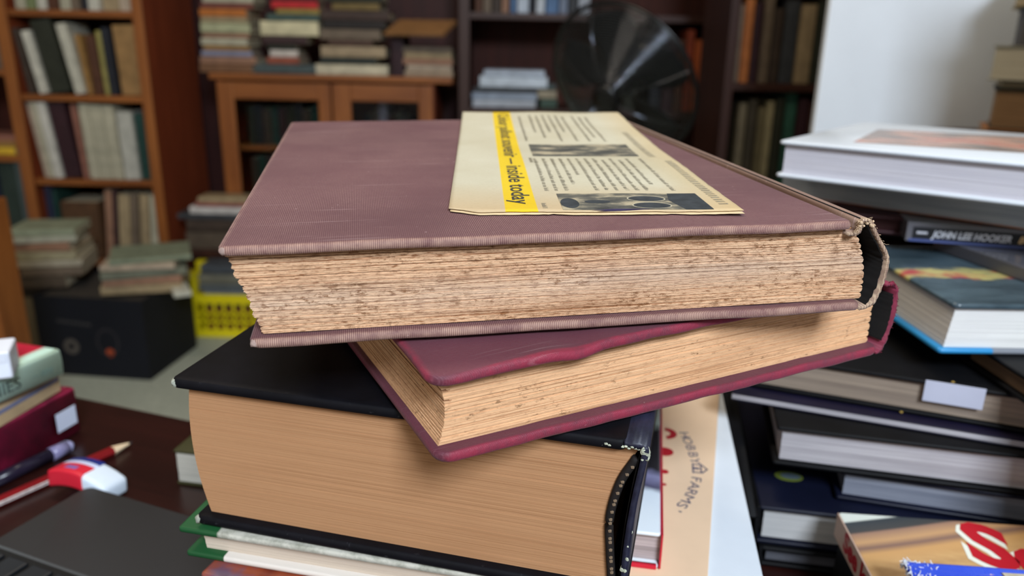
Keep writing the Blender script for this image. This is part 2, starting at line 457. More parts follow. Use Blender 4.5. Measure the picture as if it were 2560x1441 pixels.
# ---- top book: large mauve cloth volume, spine split from the pages
W, H, T, s = B1['W'], B1['H'], B1['T'], B1['s']
sh1 = lambda q: Vector((q.x + s * (1 - q.z / T), q.y, q.z))
def warp1(q):
    q = sh1(q); n = noise.noise(Vector((q.x * 30, q.y * 9, 4)))
    q.z += 0.00035 * n; q.y += 0.00025 * noise.noise(Vector((q.x * 70, 0, q.z * 200)))
    return q
bk = empty('hardback_book', B1['M']); tag(bk, 'large faded mauve cloth hardback with foxed pages, topmost of the leaning pile', 'book')
bt = 0.0032
o = obj('front_board', board_bm(W - 0.005, H, bt, 0.0035, 0, 0, T - bt, 90, 40, (0.003, 0.01, 0.04), warp1, 0.45, 6), m_cloth1, bk, True)
o = obj('back_board', board_bm(W - 0.003, H, bt, 0.0035, 0, 0, 0, 90, 40, (0.003, 0.01, 0.04), warp1, 0.45, 6), m_cloth1, bk, True)
pth = smooth_path([(W - .0070, T - .0040), (W - .0046, T - .0040), (W - .0036, T - .0034), (W - .0026, T + .0001), (W - .0008, T + .0008), (W + .0018, T + .0001), (W + .0042, T - .005), (W + .0062, T * .74), (W + .0082, T * .60), (W + .0078, T * .46), (W + .0058, T * .28), (W + .0026, T * .10), (W - .0002, .0012), (W - .004, .0004)], 6)
pth = [(sh1(Vector((a, 0, b))).x, b) for a, b in pth]
m_spine1 = worn_cloth('brown_faded_spine_cloth', (118, 92, 80), (168, 138, 116), (202, 176, 146), 0.0011, 0.004)
obj('spine', shell_bm(pth, 0.0012, 0.0004, H, 14, 0.00025, 5), [m_spine1], bk, True)
obj('spine_hollow_shade', shell_bm([(a - 0.0021, b) for a, b in pth[26:-9]], 0.0004, 0.0012, H - .002, 4, 0.0004, 8), m_hollow_shade, bk, True)  # black sheet painted as the shade between spine and pages
L1 = 150; sg = signatures(L1, random.Random(4), 13, 18); r1 = random.Random(9)
jl = [r1.uniform(-.00022, .00022) for _ in range(L1)]; jn = [abs(r1.gauss(0, .00010)) + (r1.uniform(.0002, .0007) if r1.random() < .07 else 0) for _ in range(L1)]
sigoff = {}
for u_, b_ in sg: sigoff.setdefault(b_, r1.uniform(-.0009, .0009))
bl = block_bm(W - 0.0045, H - 0.008, T - 2 * bt - 0.0004, L1, 0.004, 0.0042, bt + 0.0002,
    left=lambda t, k: s * (1 - t) * 0.9 + 0.0009 - 0.0013 * math.sqrt(max(0, 1 - sg[k][0] ** 2)) + jl[k] + sigoff[sg[k][1]] * .8 - 0.002 * t * t,
    right=lambda t, k: -s * (1 - t) + 0.0006 + 0.0014 * (1 - math.sqrt(max(0, 1 - sg[k][0] ** 2 * .96))) - 0.0024 * math.sin(math.pi * t) + 0.0005,
    near=lambda t, k: jn[k] + (0.0003 if abs(sg[k][0]) > 0.9 else 0), wav=0.0009, nx=64, ny=18, seed=2)
obj('page_block', bl, m_pages1, bk)
# rubbed-through cloth tips at the board corners
def nub(bm, c, r, seed, sq=(1, 1, 1), n=2):
    g = bmesh.ops.create_icosphere(bm, subdivisions=n, radius=1.0)
    for v in g['verts']:
        d = 1 + 0.35 * noise.noise(v.co * 2.1 + Vector((seed, 0, 0)))
        v.co = Vector((v.co.x * r * sq[0] * d + c[0], v.co.y * r * sq[1] * d + c[1], v.co.z * r * sq[2] * d + c[2]))
for z, nm in ((T - bt / 2, 1), (bt / 2, 2)):
    bm = bmesh.new(); q = sh1(Vector((0.0016, 0.0016, z)))
    nub(bm, q, 0.00145, nm, (1.05, 1.05, .95))
    obj('worn_corner', bm, m_chip1, bk, True)
# frayed threads at the split spine head
bm = bmesh.new(); rf = random.Random(21)
for i in range(90):
    a, b = pth[rf.choice([rf.randint(4, 16), rf.randint(4, 44)]) % len(pth)]
    p = Vector((a + rf.uniform(-.001, .0006), 0.0008, b + rf.uniform(-.0006, .0006)))
    d = Vector((rf.uniform(-.5, .9), rf.uniform(-1, -.2), rf.uniform(-.7, .8))).normalized() * rf.uniform(.0004, .0011)
    d2 = Vector((rf.uniform(-1, 1), rf.uniform(-.6, .4), rf.uniform(-1, 1))).normalized() * rf.uniform(.0003, .0008)
    add_tube(bm, [p, p + d * .5, p + d + d2], [.00010, .00008, .00005], 4)
for i in range(16):
    nub(bm, (W + rf.uniform(-.003, .003), rf.uniform(.0002, .0016), T - rf.uniform(.0003, .0024)), rf.uniform(.0004, .0008), i, n=1)
o = obj('frayed_threads', bm, plain((186, 160, 132), .95, .3, 400), bk); o['label'] = 'pale frayed threads at the torn spine end'

# ---- second book: crimson cloth volume turned to the right
W, H, T, s = B2['W'], B2['H'], B2['T'], B2['s']
def warp2(q):
    q = Vector((q.x + s * (1 - q.z / T), q.y, q.z))
    edge = math.exp(-q.y / 0.012)
    if q.z > T / 2:
        droop = 0.0026 * math.exp(-((q.x) / 0.03) ** 2) * edge + 0.0012 * math.exp(-((q.x - 0.052) / 0.008) ** 2) * edge
        q.z -= droop
        q.y -= 0.0022 * math.exp(-((q.x - 0.046) / 0.016) ** 2) * edge - 0.0016 * math.exp(-((q.x - 0.0) / 0.012) ** 2) * edge
    q.z += 0.0005 * noise.noise(Vector((q.x * 60, q.y * 40, 7))) * edge
    q.y += 0.0005 * noise.noise(Vector((q.x * 90, 3, q.z * 90))) * edge
    return q
bk = empty('hardback_book', B2['M']); tag(bk, 'crimson cloth hardback with browned pages, turned askew under the mauve book', 'book')
bt = 0.0036
obj('front_board', board_bm(W - .004, H, bt, 0.006, 0, 0, T - bt, 90, 40, (0.0025, 0.006, 0.014, 0.04), warp2, .34, 6), m_cloth2, bk, True)
obj('back_board', board_bm(W - .003, H, bt, 0.006, 0, 0, 0, 90, 40, (0.0025, 0.006, 0.014, 0.04), warp2, .30, 6), m_cloth2, bk, True)
pth = smooth_path([(W - .005, T - .0006), (W - .001, T - .0006), (W + .0022, T - .0028), (W + .0036, T * .78), (W + .0040, T * .60), (W + .0036, T * .42), (W + .0016, T * .20), (W - .0004, T * .05), (W - .004, .0004)], 6)
m_spine2 = worn_cloth('crimson_spine_cloth', (100, 32, 48), (128, 60, 76), (140, 50, 72), 0.0009, 0.004)
obj('spine', shell_bm(pth, 0.0011, 0.0003, H, 14, 0.00025, 15), m_spine2, bk, True)
obj('spine_hollow_shade', shell_bm([(a - 0.0016, b) for a, b in pth[17:-11]], 0.0004, 0.0014, H - .002, 4, 0.0003, 8), m_hollow_shade, bk, True)  # same painted shade behind the crimson spine
L2 = 84; sg2 = signatures(L2, random.Random(8), 8, 13); r2 = random.Random(3)
jn2 = [abs(r2.gauss(0, .00010)) for _ in range(L2)]; jl2 = [r2.gauss(0, .00009) for _ in range(L2)]
gaps = {int(L2 * q): d for q, d in ((.60, .0022), (.61, .0026), (.62, .0018), (.76, .002), (.77, .0026), (.78, .0014), (.42, .0008), (.9, .0009))}
bl = block_bm(W - .006, H - .011, T - 2 * bt, L2, 0.0038, 0.0056, bt,
    left=lambda t, k: 0.0004 + 0.0026 * math.sin(math.pi * t) + jl2[k] + gaps.get(k, 0),
    right=lambda t, k: 0.002 + 0.0014 * (1 - math.sqrt(max(0, 1 - sg2[k][0] ** 2 * .96))) - s * (1 - t) + 0.003 * (1 - t) * .4,
    near=lambda t, k: jn2[k] + (0.0003 if abs(sg2[k][0]) > 0.88 else 0), wav=0.0005, nx=48, ny=24, seed=6)
obj('page_block', bl, m_pages2, bk)
bm = bmesh.new(); rf = random.Random(5)
for i in range(40):
    a, b = pth[rf.randint(3, len(pth) - 4)]
    p = Vector((a, 0.0008, b)); d = Vector((rf.uniform(-.4, .9), rf.uniform(-1, -.2), rf.uniform(-.8, .8))).normalized() * rf.uniform(.0004, .0014)
    add_tube(bm, [p, p + d * .5, p + d], [.00016, .00013, .00006], 4)
for i in range(10):
    nub(bm, (W + rf.uniform(-.003, .002), rf.uniform(.0004, .002), T - rf.uniform(.0006, .0022)), rf.uniform(.0004, .0009), i, n=1)
obj('frayed_threads', bm, plain((106, 28, 48), .9, .3, 300), bk)

# ---- third book: very thick black volume with a collapsed, chipped spine
W, H, T, s = B3['W'], B3['H'], B3['T'], B3['s']
bk = empty('hardback_book', B3['M']); tag(bk, 'very thick black hardback with tan pages and a chipped spine, third in the pile', 'book')
bt = 0.0042
sh3 = lambda q: Vector((q.x + s * (1 - q.z / T), q.y, q.z))
obj('front_board', board_bm(W - .006, H, bt, 0.003, 0, 0, T - bt, 40, 30, (0.004, 0.02), sh3, .3, 6), m_black3, bk, True)
obj('back_board', board_bm(W - .005, H, bt, 0.003, 0, 0, 0, 40, 30, (0.004, 0.02), sh3, .35, 6), m_black3, bk, True)
P3 = smooth_path([(0, .0105, 0), (.06, .0098, 0), (.25, .0108, 0), (.5, .0116, 0), (.75, .0088, 0), (.92, .0042, 0), (1, .002, 0)], 10)
def prof3(t):      # hollow of the sewn back seen from the head
    for p, q in zip(P3, P3[1:]):
        if t <= q[0]: return p[1] + (q[1] - p[1]) * (t - p[0]) / max(1e-6, q[0] - p[0])
    return .002
L3 = 120; r3 = random.Random(12); jn3 = [abs(r3.gauss(0, .00005)) for _ in range(L3)]
def left3(t, k): return 0.0034 * (2 * t - 1) ** 2 - 0.0004 + B3['s'] * (1 - t)
obj('page_block', block_bm(W - .004, H - .009, T - 2 * bt, L3, 0.0022, 0.0045, bt, left=left3, right=lambda t, k: prof3(t) - .0018, near=lambda t, k: jn3[k], wav=0.0002, nx=40, ny=20, seed=9), m_pages3, bk)
pth3 = [(W - .007, T - .0003), (W - .002, T - .0002), (W + .0012, T - .0016), (W + .0006, T * .88), (W - .0014, T * .70), (W - .0032, T * .5), (W - .0044, T * .3), (W - .0050, T * .12), (W - .0056, .004), (W - .0075, .0006)]
pth3 = smooth_path([(sh3(Vector((a, 0, b))).x, b) for a, b in pth3], 6)
t = NT('navy_spine_cloth', 0.45, 0.35)
f = t.noise(t.coord(), 200, 5, 0.7); o = t.sep(); k = t.noise(t.coord((90, 40, 90)), 1.0, 5, 0.7)
col = t.mix(t.mask(k, 0.35, 0.8), lin((20, 20, 32)), lin((46, 46, 66)))
m_navy3 = t.out(col); t.bump(f, .4, .0003)
obj('spine', shell_bm(pth3, 0.0022, 0.0002, H, 10, 0.0003, 12), m_navy3, bk, True)
obj('spine_hollow_shade', shell_bm([(a - .0026, b) for a, b in pth3[14:-8]], .0004, .002, H - .002, 4), m_hollow_shade, bk, True)  # same painted shade in the collapsed spine
bm = bmesh.new(); rf = random.Random(2)
for zf, rr, n_ in ((.955, .0024, 9), (.88, .0010, 3), (.80, .0009, 3), (.70, .0008, 2), (.45, .0011, 4), (.36, .0008, 3), (.25, .0015, 7), (.10, .0013, 6), (.05, .0011, 4)):
    for j in range(n_):
        zz = min(max(T * zf + rf.uniform(-.0025, .0025), .003), T - .0028); i = min(range(len(pth3)), key=lambda i: abs(pth3[i][1] - zz) + (0 if i > 10 else .002))
        nub(bm, (pth3[i][0] - rf.uniform(.0002, .0020), rf.uniform(.0002, .0008), zz), rr * rf.uniform(.35, .65), j + zf * 9, (.9, .28, 1.4))
for j in range(12):
    nub(bm, (W - .002 - j * .0011, rf.uniform(.0002, .0018), T - .0019 - rf.uniform(0, .0012)), rf.uniform(.0005, .0010), j, (1.2, .8, .8), 1)
o = obj('chipped_patches', bm, plain((172, 174, 154), .95, .35, 500), bk, True); o['label'] = 'whitish chipped patches where the spine cloth has broken'
for z, q in ((T - bt / 2, 1), (bt / 2, 2)):
    bm = bmesh.new(); nub(bm, sh3(Vector((.0016, .0016, z))), 0.0019, q + 4, (1.0, 1.0, 1.02)); obj('worn_corner', bm, m_chip, bk, True)
hb = bmesh.new()
pts = []
for i in range(33):
    tt = .06 + .88 * i / 32; z = bt + (T - 2 * bt) * tt
    pts.append(Vector((W - .0012 - prof3(tt) + .0022, .0036, z)))
add_tube(hb, pts, .0016, 8)
hbo = obj('headband', hb, plain((26, 20, 18), .8, .3, 200), bk, True)
bm = bmesh.new(); nub(bm, (0, 0, 0), .00105, 1, (.8, .9, .8), 1); stm = bpy.data.meshes.new('stitch'); bm.to_mesh(stm); bm.free()
stm.materials.append(plain((118, 98, 78), .9, .2, 200))
for i in range(18):
    a = pts[int(2 + i * 28 / 17)]
    so = bpy.data.objects.new('stitch', stm); C.objects.link(so); so.parent = hbo; so.location = a + Vector((.0004, -.0011, 0))

# ---- fourth book: thin green and white hardback
W, H, T = B4['W'], B4['H'], B4['T']
t = NT('green_and_white_cover', 0.35, 0.5); o = t.sep()
k = t.mask(t.math('ADD', o['X'], t.math('MULTIPLY', t.noise(t.coord(), 90, 2), .002)), 0.0185, 0.0195)
n1 = t.noise(t.coord((120, 120, 120)), 1.0, 4, .7)
white = t.ramp(n1, [(.3, lin((132, 132, 118))), (.6, lin((188, 184, 172)))])
m_green4 = t.out(t.mix(k, lin((26, 74, 40)), white))
t = NT('green_and_plain_cover', 0.35, 0.5); o = t.sep()
m_green4b = t.out(t.mix(t.mask(o['X'], 0.0195, 0.0200), lin((26, 74, 40)), lin((212, 202, 192))))
bk = empty('hardback_book', B4['M']); tag(bk, 'thin green and white hardback with cream pages beneath the thick black book', 'book')
obj('front_board', board_bm(W - .003, H, .0028, .0015, 0, 0, T - .0028, 6, 4, (), None, .3), m_green4, bk, True)
obj('back_board', board_bm(W - .003, H, .0028, .0015, .002, 0, 0, 6, 4, (), None, .3), m_green4b, bk, True)
obj('spine', shell_bm(smooth_path([(W - .005, T - .0005), (W, T * .8), (W + .001, T * .5), (W, T * .2), (W - .005, .0005)], 3), .0016, 0, H), m_green4, bk, True)
obj('page_block', block_bm(W - .012, H - .008, T - .0056, 16, .0085, .004, .0028, nx=4, ny=3, seed=4, left=lambda t, k: .0012 * (1 - t)), paper((206, 190, 172), (178, 160, 144), 900), bk)

# ---- books under it, carrying the pile
t = NT('sunset_print_cover', 0.35, 0.5); n1 = t.noise(t.coord((26, 26, 26)), 1.0, 4)
m_sun = t.out(t.ramp(n1, [(.36, lin((92, 30, 24))), (.47, lin((140, 66, 40))), (.56, lin((96, 72, 92))), (.68, lin((40, 22, 30)))]))
M5 = STK @ tr(-.128, .262, ZSTK - .0250) @ rotz(-.30)
near_book('hardback_book', 'book with a red and violet printed cover, under the green book', M5, .125, .15, .024, m_sun, paper((200, 186, 164)))
M6 = STK @ tr(-.118, .27, ZSTK - .0250 - .0372) @ rotz(-.2)
near_book('hardback_book', 'dark brown hardback low in the pile, under the violet printed book', M6, .12, .22, .0365, plain((62, 40, 30), .5), paper((200, 186, 164)), layers=30)
DZ = 0.76
zb = (M6 @ Vector((0, 0, 0))).z
near_book('hardback_book', 'dark grey hardback at the very bottom of the leaning pile', tr(-.122, .275, DZ + .0003) @ rotz(-.16), .12, .22, min((M6 @ Vector((x, y, 0))).z for x in (0, .12) for y in (0, .22)) - DZ - .0006, plain((52, 54, 58), .5), paper((200, 186, 164)), layers=24)

# ---- newspaper cutting on the top book
NP = B1['M'] @ tr(.0725, .0290, B1['T'] + .0012) @ rotz(R(-8.3))
NPW, NPL = .1045, .268
def np_z(u, v):
    a = max(0, (v - .13) / .14)
    return .0030 * a * a + .0006 * noise.noise(Vector((u * 30, v * 18, 1))) + .0008 * max(0, (u / NPW - .55)) * max(0, 1 - v / .05)
def np_pt(q, lift=0.0): return Vector((q.x, q.y, np_z(q.x, q.y) + q.z + lift))
t = NT('newsprint', 0.85, 0.12); o = t.sep()
a = t.noise(t.coord(), 14, 4); b = t.noise(t.coord(), 700, 2)
col = t.ramp(a, [(.3, lin((178, 170, 146))), (.7, lin((194, 189, 170)))])
edge = t.mask(o['Y'], .05, .0)
col = t.mix(t.math('MULTIPLY', edge, .6), col, lin((186, 152, 108)))
edge2 = t.mask(o['X'], .085, .1045)
col = t.mix(t.math('MULTIPLY', edge2, .5), col, lin((190, 162, 112)))
st = t.math('MULTIPLY', t.mask(o['X'], .0198, .0202), t.mask(o['X'], .0318, .0314))
col = t.mix(st, col, t.ramp(a, [(.3, lin((206, 172, 34))), (.7, lin((216, 188, 52)))]))
m_news = t.out(t.mix(t.math('MULTIPLY', t.mask(b, .5, .9), .25), col, lin((150, 132, 104))))
cut = empty('newspaper_cutting', NP); tag(cut, 'folded yellowed newspaper cutting with a yellow banner lying on the mauve book', 'newspaper')
def sheet(name, dz, u0, u1, v0, v1, th, mat, rag=0.0, seed=0, lift=None):
    bm = bmesh.new(); nu, nv = 60, 60; G = []
    for side in (0, 1):
        g = []
        for j in range(nv + 1):
            row = []
            for i in range(nu + 1):
                u = u0 + (u1 - u0) * i / nu; v = v0 + (v1 - v0) * j / nv
                if j == 0: v += rag * (noise.noise(Vector((u * 120, seed, 0))) + .5 * noise.noise(Vector((u * 500, seed, 0))))
                if j < 2 and u < .010 and v0 < .004: v += (.010 - u) * .45 * (1 if j == 0 else .3)
                if i == nu: u += rag * .4 * noise.noise(Vector((v * 140, seed, 3)))
                z = np_z(u, v) + dz - th * side + (lift(u, v) if lift else 0)
                row.append(bm.verts.new((u, v, z)))
            g.append(row)
        G.append(g)
    for s_, g in enumerate(G):
        for j in range(nv):
            for i in range(nu): bm.faces.new((g[j][i], g[j][i + 1], g[j + 1][i + 1], g[j + 1][i]))
    A, B = G
    for i in range(nu):
        bm.faces.new((A[0][i], B[0][i], B[0][i + 1], A[0][i + 1])); bm.faces.new((A[nv][i], A[nv][i + 1], B[nv][i + 1], B[nv][i]))
    for j in range(nv):
        bm.faces.new((A[j][0], A[j + 1][0], B[j + 1][0], B[j][0])); bm.faces.new((A[j][nu], B[j][nu], B[j + 1][nu], A[j + 1][nu]))
    return obj(name, bm, mat, cut, True)
m_newsp = plain((198, 174, 136), .85, .1, 60)
top_sheet = sheet('upper_sheet', 0, 0, NPW, .0012, NPL, .00018, m_news, .0009, 1)
sheet('lower_sheet', -.0005, .0006, NPW - .0005, -.0008, NPL - .001, .00018, m_newsp, .0011, 5)
m_ink = plain((58, 56, 52), .9, .2, 200); m_ink2 = plain((142, 134, 116), .9, .2, 200); m_navyink = plain((54, 46, 82), .8, .2, 200)
# printing: banner words, columns, two pictures
def on_sheet(q): return np_pt(q, .00010)
MB = frame((.0232, .2585, 0), (0, -1, 0), (0, 0, 1))
lettering('Colour pullout souvenir \u2014 inside today', .0098, MB, m_ink, top_sheet, 'banner_lettering', on_sheet, fit=.246, bold=.00012)
def quad(bm, u0, v0, u1, v1, n=1):
    for k in range(n):
        a = v0 + (v1 - v0) * k / n; b = v0 + (v1 - v0) * (k + 1) / n
        bm.faces.new([bm.verts.new(np_pt(Vector(p), .00010)) for p in ((u0, a, 0), (u1, a, 0), (u1, b, 0), (u0, b, 0))])
bm = bmesh.new(); rn = random.Random(4)
def column(ua, ub, va, vb, pitch=.0040, hgt=.0013):
    u = ua
    while u < ub:
        v = vb - rn.choice([0, 0, .004]); stop = va + rn.choice([0, 0, 0, .012, .03])
        while v > stop:
            w = rn.uniform(.002, .007)
            # a word: a run of letter strokes
            x = v
            while x > max(v - w, stop):
                hh = hgt * rn.choice([1, 1, 1.4])
                quad(bm, u, x - .0005, u + hh, x)
                x -= .0011
            v -= w + .0014
        u += pitch * rn.choice([1, 1, 1, 1.6])
column(.0365, .090, .036, .106); column(.036, .082, .160, .252, .0042); column(.0345, .037, .095, .108, .003)
column(.0335, .0365, .006, .018, .0028)
obj('column_print', bm, m_ink2, top_sheet)
bm = bmesh.new()
for r_, (ua, vb) in enumerate(((.0935, .19), (.0985, .10))):
    v = vb
    while v > (.01 if r_ else .11):
        hh = .0034; w = rn.uniform(.0016, .0026)
        for _ in range(2): quad(bm, ua, v - .0004 - _ * .0012, ua + hh, v - _ * .0012)
        quad(bm, ua + rn.choice([0, hh - .0005, hh / 2]), v - .0016, ua + rn.choice([.0006, hh]), v)
        v -= w + .0014
obj('headline_print', bm, m_ink2, top_sheet)
t = NT('halftone_picture', 0.85, 0.1)
a = t.noise(t.coord((60, 110, 60), (3, 5, 0)), 1.0, 4, .6); d = t.noise(t.coord(), 1500, 1)
m_half = t.out(t.mix(t.math('MULTIPLY', t.mask(d, .3, .7), .3), t.ramp(a, [(.34, lin((52, 54, 56))), (.5, lin((98, 96, 88))), (.62, lin((176, 164, 138)))]), lin((96, 92, 84))))
for nm, u0, v0, u1, v1 in (('picture', .0405, .0035, .0945, .0300), ('picture', .0370, .113, .0890, .150)):
    bm = bmesh.new(); nn = 14
    for i in range(nn):
        quad(bm, u0 + (u1 - u0) * i / nn, v0, u0 + (u1 - u0) * (i + 1) / nn, v1, 6)
    bmesh.ops.remove_doubles(bm, verts=bm.verts, dist=1e-6)
    po = obj(nm, bm, m_half, top_sheet)
    if v0 < .05:      # dark glasses with a pale rim, dark background corner
        bm = bmesh.new(); bm2 = bmesh.new()
        for cu, cv, ra, rb in ((.0735, .0205, .0068, .0045), (.0735, .0095, .0068, .0045), (.0545, .0160, .0048, .0026), (.044, .014, .0034, .008)):
            ring = [(cu + ra * math.cos(k * math.pi / 12), cv + rb * math.sin(k * math.pi / 12)) for k in range(24)]
            bm.faces.new([bm.verts.new(np_pt(Vector((x, y, 0)), .00016)) for x, y in ring])
            if cu > .07:
                o2 = [(cu + (ra + .0005) * math.cos(k * math.pi / 12), cv + (rb + .0005) * math.sin(k * math.pi / 12)) for k in range(24)]
                A = [bm2.verts.new(np_pt(Vector((x, y, 0)), .00018)) for x, y in ring]; B = [bm2.verts.new(np_pt(Vector((x, y, 0)), .00018)) for x, y in o2]
                for k in range(24): bm2.faces.new((A[k], A[(k + 1) % 24], B[(k + 1) % 24], B[k]))
        ring = [(.0945, .0035), (.0945, .0300), (.0835, .0300), (.0815, .0180), (.0845, .0035)]
        bm.faces.new([bm.verts.new(np_pt(Vector((x, y, 0)), .00014)) for x, y in ring])
        obj('picture_dark_print', bm, plain((50, 54, 58), .9, .3, 200), top_sheet); obj('picture_line', bm2, plain((176, 168, 146), .9, .1, 200), top_sheet)
bm = bmesh.new()
bm.faces.new([bm.verts.new(np_pt(Vector(p), .0002)) for p in ((.050, .0022, 0), (.062, .0030, 0), (.074, .0042, 0), (.058, .0045, 0))])
bm.faces.new([bm.verts.new(np_pt(Vector(p), .0002)) for p in ((.052, .0008, 0), (.060, .0014, 0), (.072, .0034, 0), (.056, .0024, 0))])
obj('violet_print', bm, m_navyink, top_sheet)

# ================================================================== DESKS AND WHAT LIES ON THEM
t = NT('dark_mahogany', 0.28, 0.5); f = t.noise(t.coord((3, 40, 40)), 1.0, 5, .65)
m_desk = t.out(t.ramp(f, [(.3, lin((26, 10, 9))), (.7, lin((44, 18, 15)))]))
E0 = at_z(190, 990, DZ); E1 = at_z(440, 1042, DZ)
DY = math.atan2(E1.y - E0.y, E1.x - E0.x); DM = tr(E0.x, E0.y, 0) @ rotz(DY)
def table(label, x0, y0, x1, y1):
    e = empty('desk', DM @ tr(x0, y0, 0)); tag(e, label, 'desk'); w, d = x1 - x0, y1 - y0
    box('desktop', 0, 0, DZ - .032, w, d, DZ, m_desk, e, .004, 3)
    for a in (.03, w - .09):
        for b in (.03, d - .09): box('leg', a, b, 0, a + .06, b + .06, DZ - .032, m_desk, e, .003)
    for a in (.06, w - .08): box('apron', a, .09, DZ - .12, a + .02, d - .09, DZ - .032, m_desk, e)
table('dark mahogany desk under the laptop and the pencil', -.95, -.85, .395, 0)
table('dark mahogany side desk under the heap of black books', .40, -.75, 1.55, .62)

def spine_frame(u1, v1, u2, v2, z, W, H):
    a, b = at_z(u1, v1, z), at_z(u2, v2, z); d = (b - a).normalized(); x = Vector((d.y, -d.x, 0))
    return frame(b - d * H - x * W, x, (0, 0, 1))
# ---- pile at the left
t = NT('mottled_crimson', 0.45, 0.35); f = t.noise(t.coord(), 40, 4, .6)
m_crim = t.out(t.ramp(f, [(.3, lin((84, 22, 42))), (.55, lin((128, 26, 58))), (.75, lin((172, 38, 80)))]))
Mq = spine_frame(0, 1200, 200, 1078, DZ + .0003, .19, .27)
e = near_book('hardback_book', 'thick mottled crimson hardback with a small white sticker, lowest at the left edge', Mq, .19, .27, .038, m_crim, paper((190, 170, 140)), bt=.003)
bm = bmesh.new(); add_box(bm, .1932, .2465, .0105, .1936, .2655, .0255, .0001)
obj('sticker', bm, plain((206, 212, 232), .6, .04), e)['label'] = 'small white sticker'
Mq = spine_frame(0, 1068, 152, 976, DZ + .0385, .15, .25)
e = simple_book('paperback_book', 'tan paperback with a blue line along its spine on the crimson book', Mq, .15, .25, .0165, plain((186, 160, 124), .6), paper((200, 178, 140)), soft=True)
box('spine_stripe', .15, 0, .0085, .1503, .249, .0115, plain((118, 122, 150), .6), e)
Mq = spine_frame(0, 1012, 158, 938, DZ + .0553, .15, .25)
t = NT('red_and_mint_cover', .35, .5); o = t.sep(); n1 = t.noise(t.coord(), 22, 3)
red = t.mix(t.mask(n1, .52, .6), lin((196, 28, 60)), lin((170, 160, 130)))
m_mint = t.out(t.mix(t.mask(o['X'], .136, .139), red, lin((206, 240, 226))))
e = near_book('hardback_book', 'pale mint hardback with a red cover, on top of the tan paperback', Mq, .15, .25, .021, m_mint, paper((220, 214, 200)), bt=.002, spine_cover=plain((206, 240, 226), .4, .05))
m_dk = plain((70, 84, 80), .7)
lettering('\u2014 story', .008, frame((.1516, .224, .007), (0, 1, 0), (1, 0, 0)), plain((120, 150, 142), .7), e, 'spine_lettering', fit=.017)
lettering('BUNNIES', .012, frame((.1516, .164, .006), (0, 1, 0), (1, 0, 0)), m_dk, e, 'spine_lettering', fit=.050)
a = at_z(34, 946, DZ + .0768); Mq = tr(*a) @ rotz(R(24))
e = empty('card_box', Mq @ tr(-.055, 0, 0)); tag(e, 'small plain white card box standing on the mint book', 'box')
box('carton', 0, 0, 0, .055, .03, .019, plain((222, 226, 238), .5, .03), e, .002, 3); box('lid_flap', .002, -.0006, .012, .053, 0, .0185, plain((214, 218, 230), .5, .03), e)

# ---- pen, pencil, eraser
def rod(p, q): d = (q - p); return frame(p, d, (0, 0, 1)), d.length
def pt_cyl(name, segs, mats, e, hexa=12):
    for (x0, x1, r0, r1, nm, mt) in segs:
        bm = bmesh.new(); add_tube(bm, [(x0, 0, 0), (x1, 0, 0)], [r0, r1], hexa); obj(nm, bm, mt, e, hexa > 8)
p, q = at_z(-40, 1272, DZ + .0036), at_z(331, 1106, DZ + .0036); Mq, L = rod(p, q)
e = empty('pencil', Mq); tag(e, 'red pencil with a sharpened pale tip lying on the dark desk', 'pencil')
pt_cyl('p', [(0, L - .016, .0036, .0036, 'barrel', plain((120, 20, 24), .35, .1, 80)), (L - .016, L - .003, .0036, .0009, 'sharpened_wood', plain((214, 190, 158), .8)), (L - .003, L, .0009, .0002, 'lead', plain((60, 58, 60), .5))], None, e, 6)
box('foil_print', L * .02, -.00345, -.0011, L * .50, -.0030, .0014, plain((206, 200, 196), .4, .2, 300), e)
p, q = at_z(-30, 1212, DZ + .0056), at_z(180, 1112, DZ + .0056); Mq, L = rod(p, q)
e = empty('pen', Mq); tag(e, 'dark violet pen with a pale cap beside the crimson hardback', 'pen')
pt_cyl('p', [(0, L * .72, .0046, .005, 'barrel', plain((34, 28, 44), .25, .1)), (L * .72, L - .004, .0052, .0050, 'cap', plain((120, 116, 150), .2, .1)), (L - .004, L, .0050, .0028, 'cap_end', plain((150, 150, 186), .2, .1))], None, e, 14)
p, q = at_z(160, 1178, DZ + .0135), at_z(272, 1212, DZ + .0105); d = q - p
Mq = frame(p, d, (0.0, 0.10, 1)); L = d.length
bend = lambda v: Vector((v.x, v.y, v.z - .0035 * ((v.x - L * .35) / L) ** 2 * 4 + .0012))
e = empty('eraser', Mq); tag(e, 'white eraser in a red, white and blue sleeve resting on the pencil', 'eraser')
def bent_box(name, x0, y0, z0, x1, y1, z1, mat, bev):
    bm = bmesh.new()
    add_box(bm, x0, y0, z0, x1, y1, z1, bev, 3)
    bmesh.ops.subdivide_edges(bm, edges=[ed for ed in bm.edges if abs(ed.verts[0].co.x - ed.verts[1].co.x) > .01], cuts=6)
    for v in bm.verts: v.co = bend(v.co)
    return obj(name, bm, mat, e, True)
bent_box('rubber', -.002, -.0105, -.0055, L + .006, .0105, .0055, plain((206, 218, 232), .6, .05), .003)
t = NT('eraser_sleeve', .4, .4); o = t.sep()
c = t.mix(t.mask(o['Y'], .0046, .0050), t.mix(t.mask(o['Y'], .0008, .0012), lin((200, 34, 52)), lin((196, 206, 236))), lin((30, 44, 120)))
sl = bent_box('sleeve', -.003, -.0110, -.0060, L * .70, .0110, .0060, t.out(c), .002)
bent_box('sleeve_print', L * .22, -.0070, .0059, L * .46, -.0030, .0062, plain((120, 96, 160), .5), .0001).parent = sl

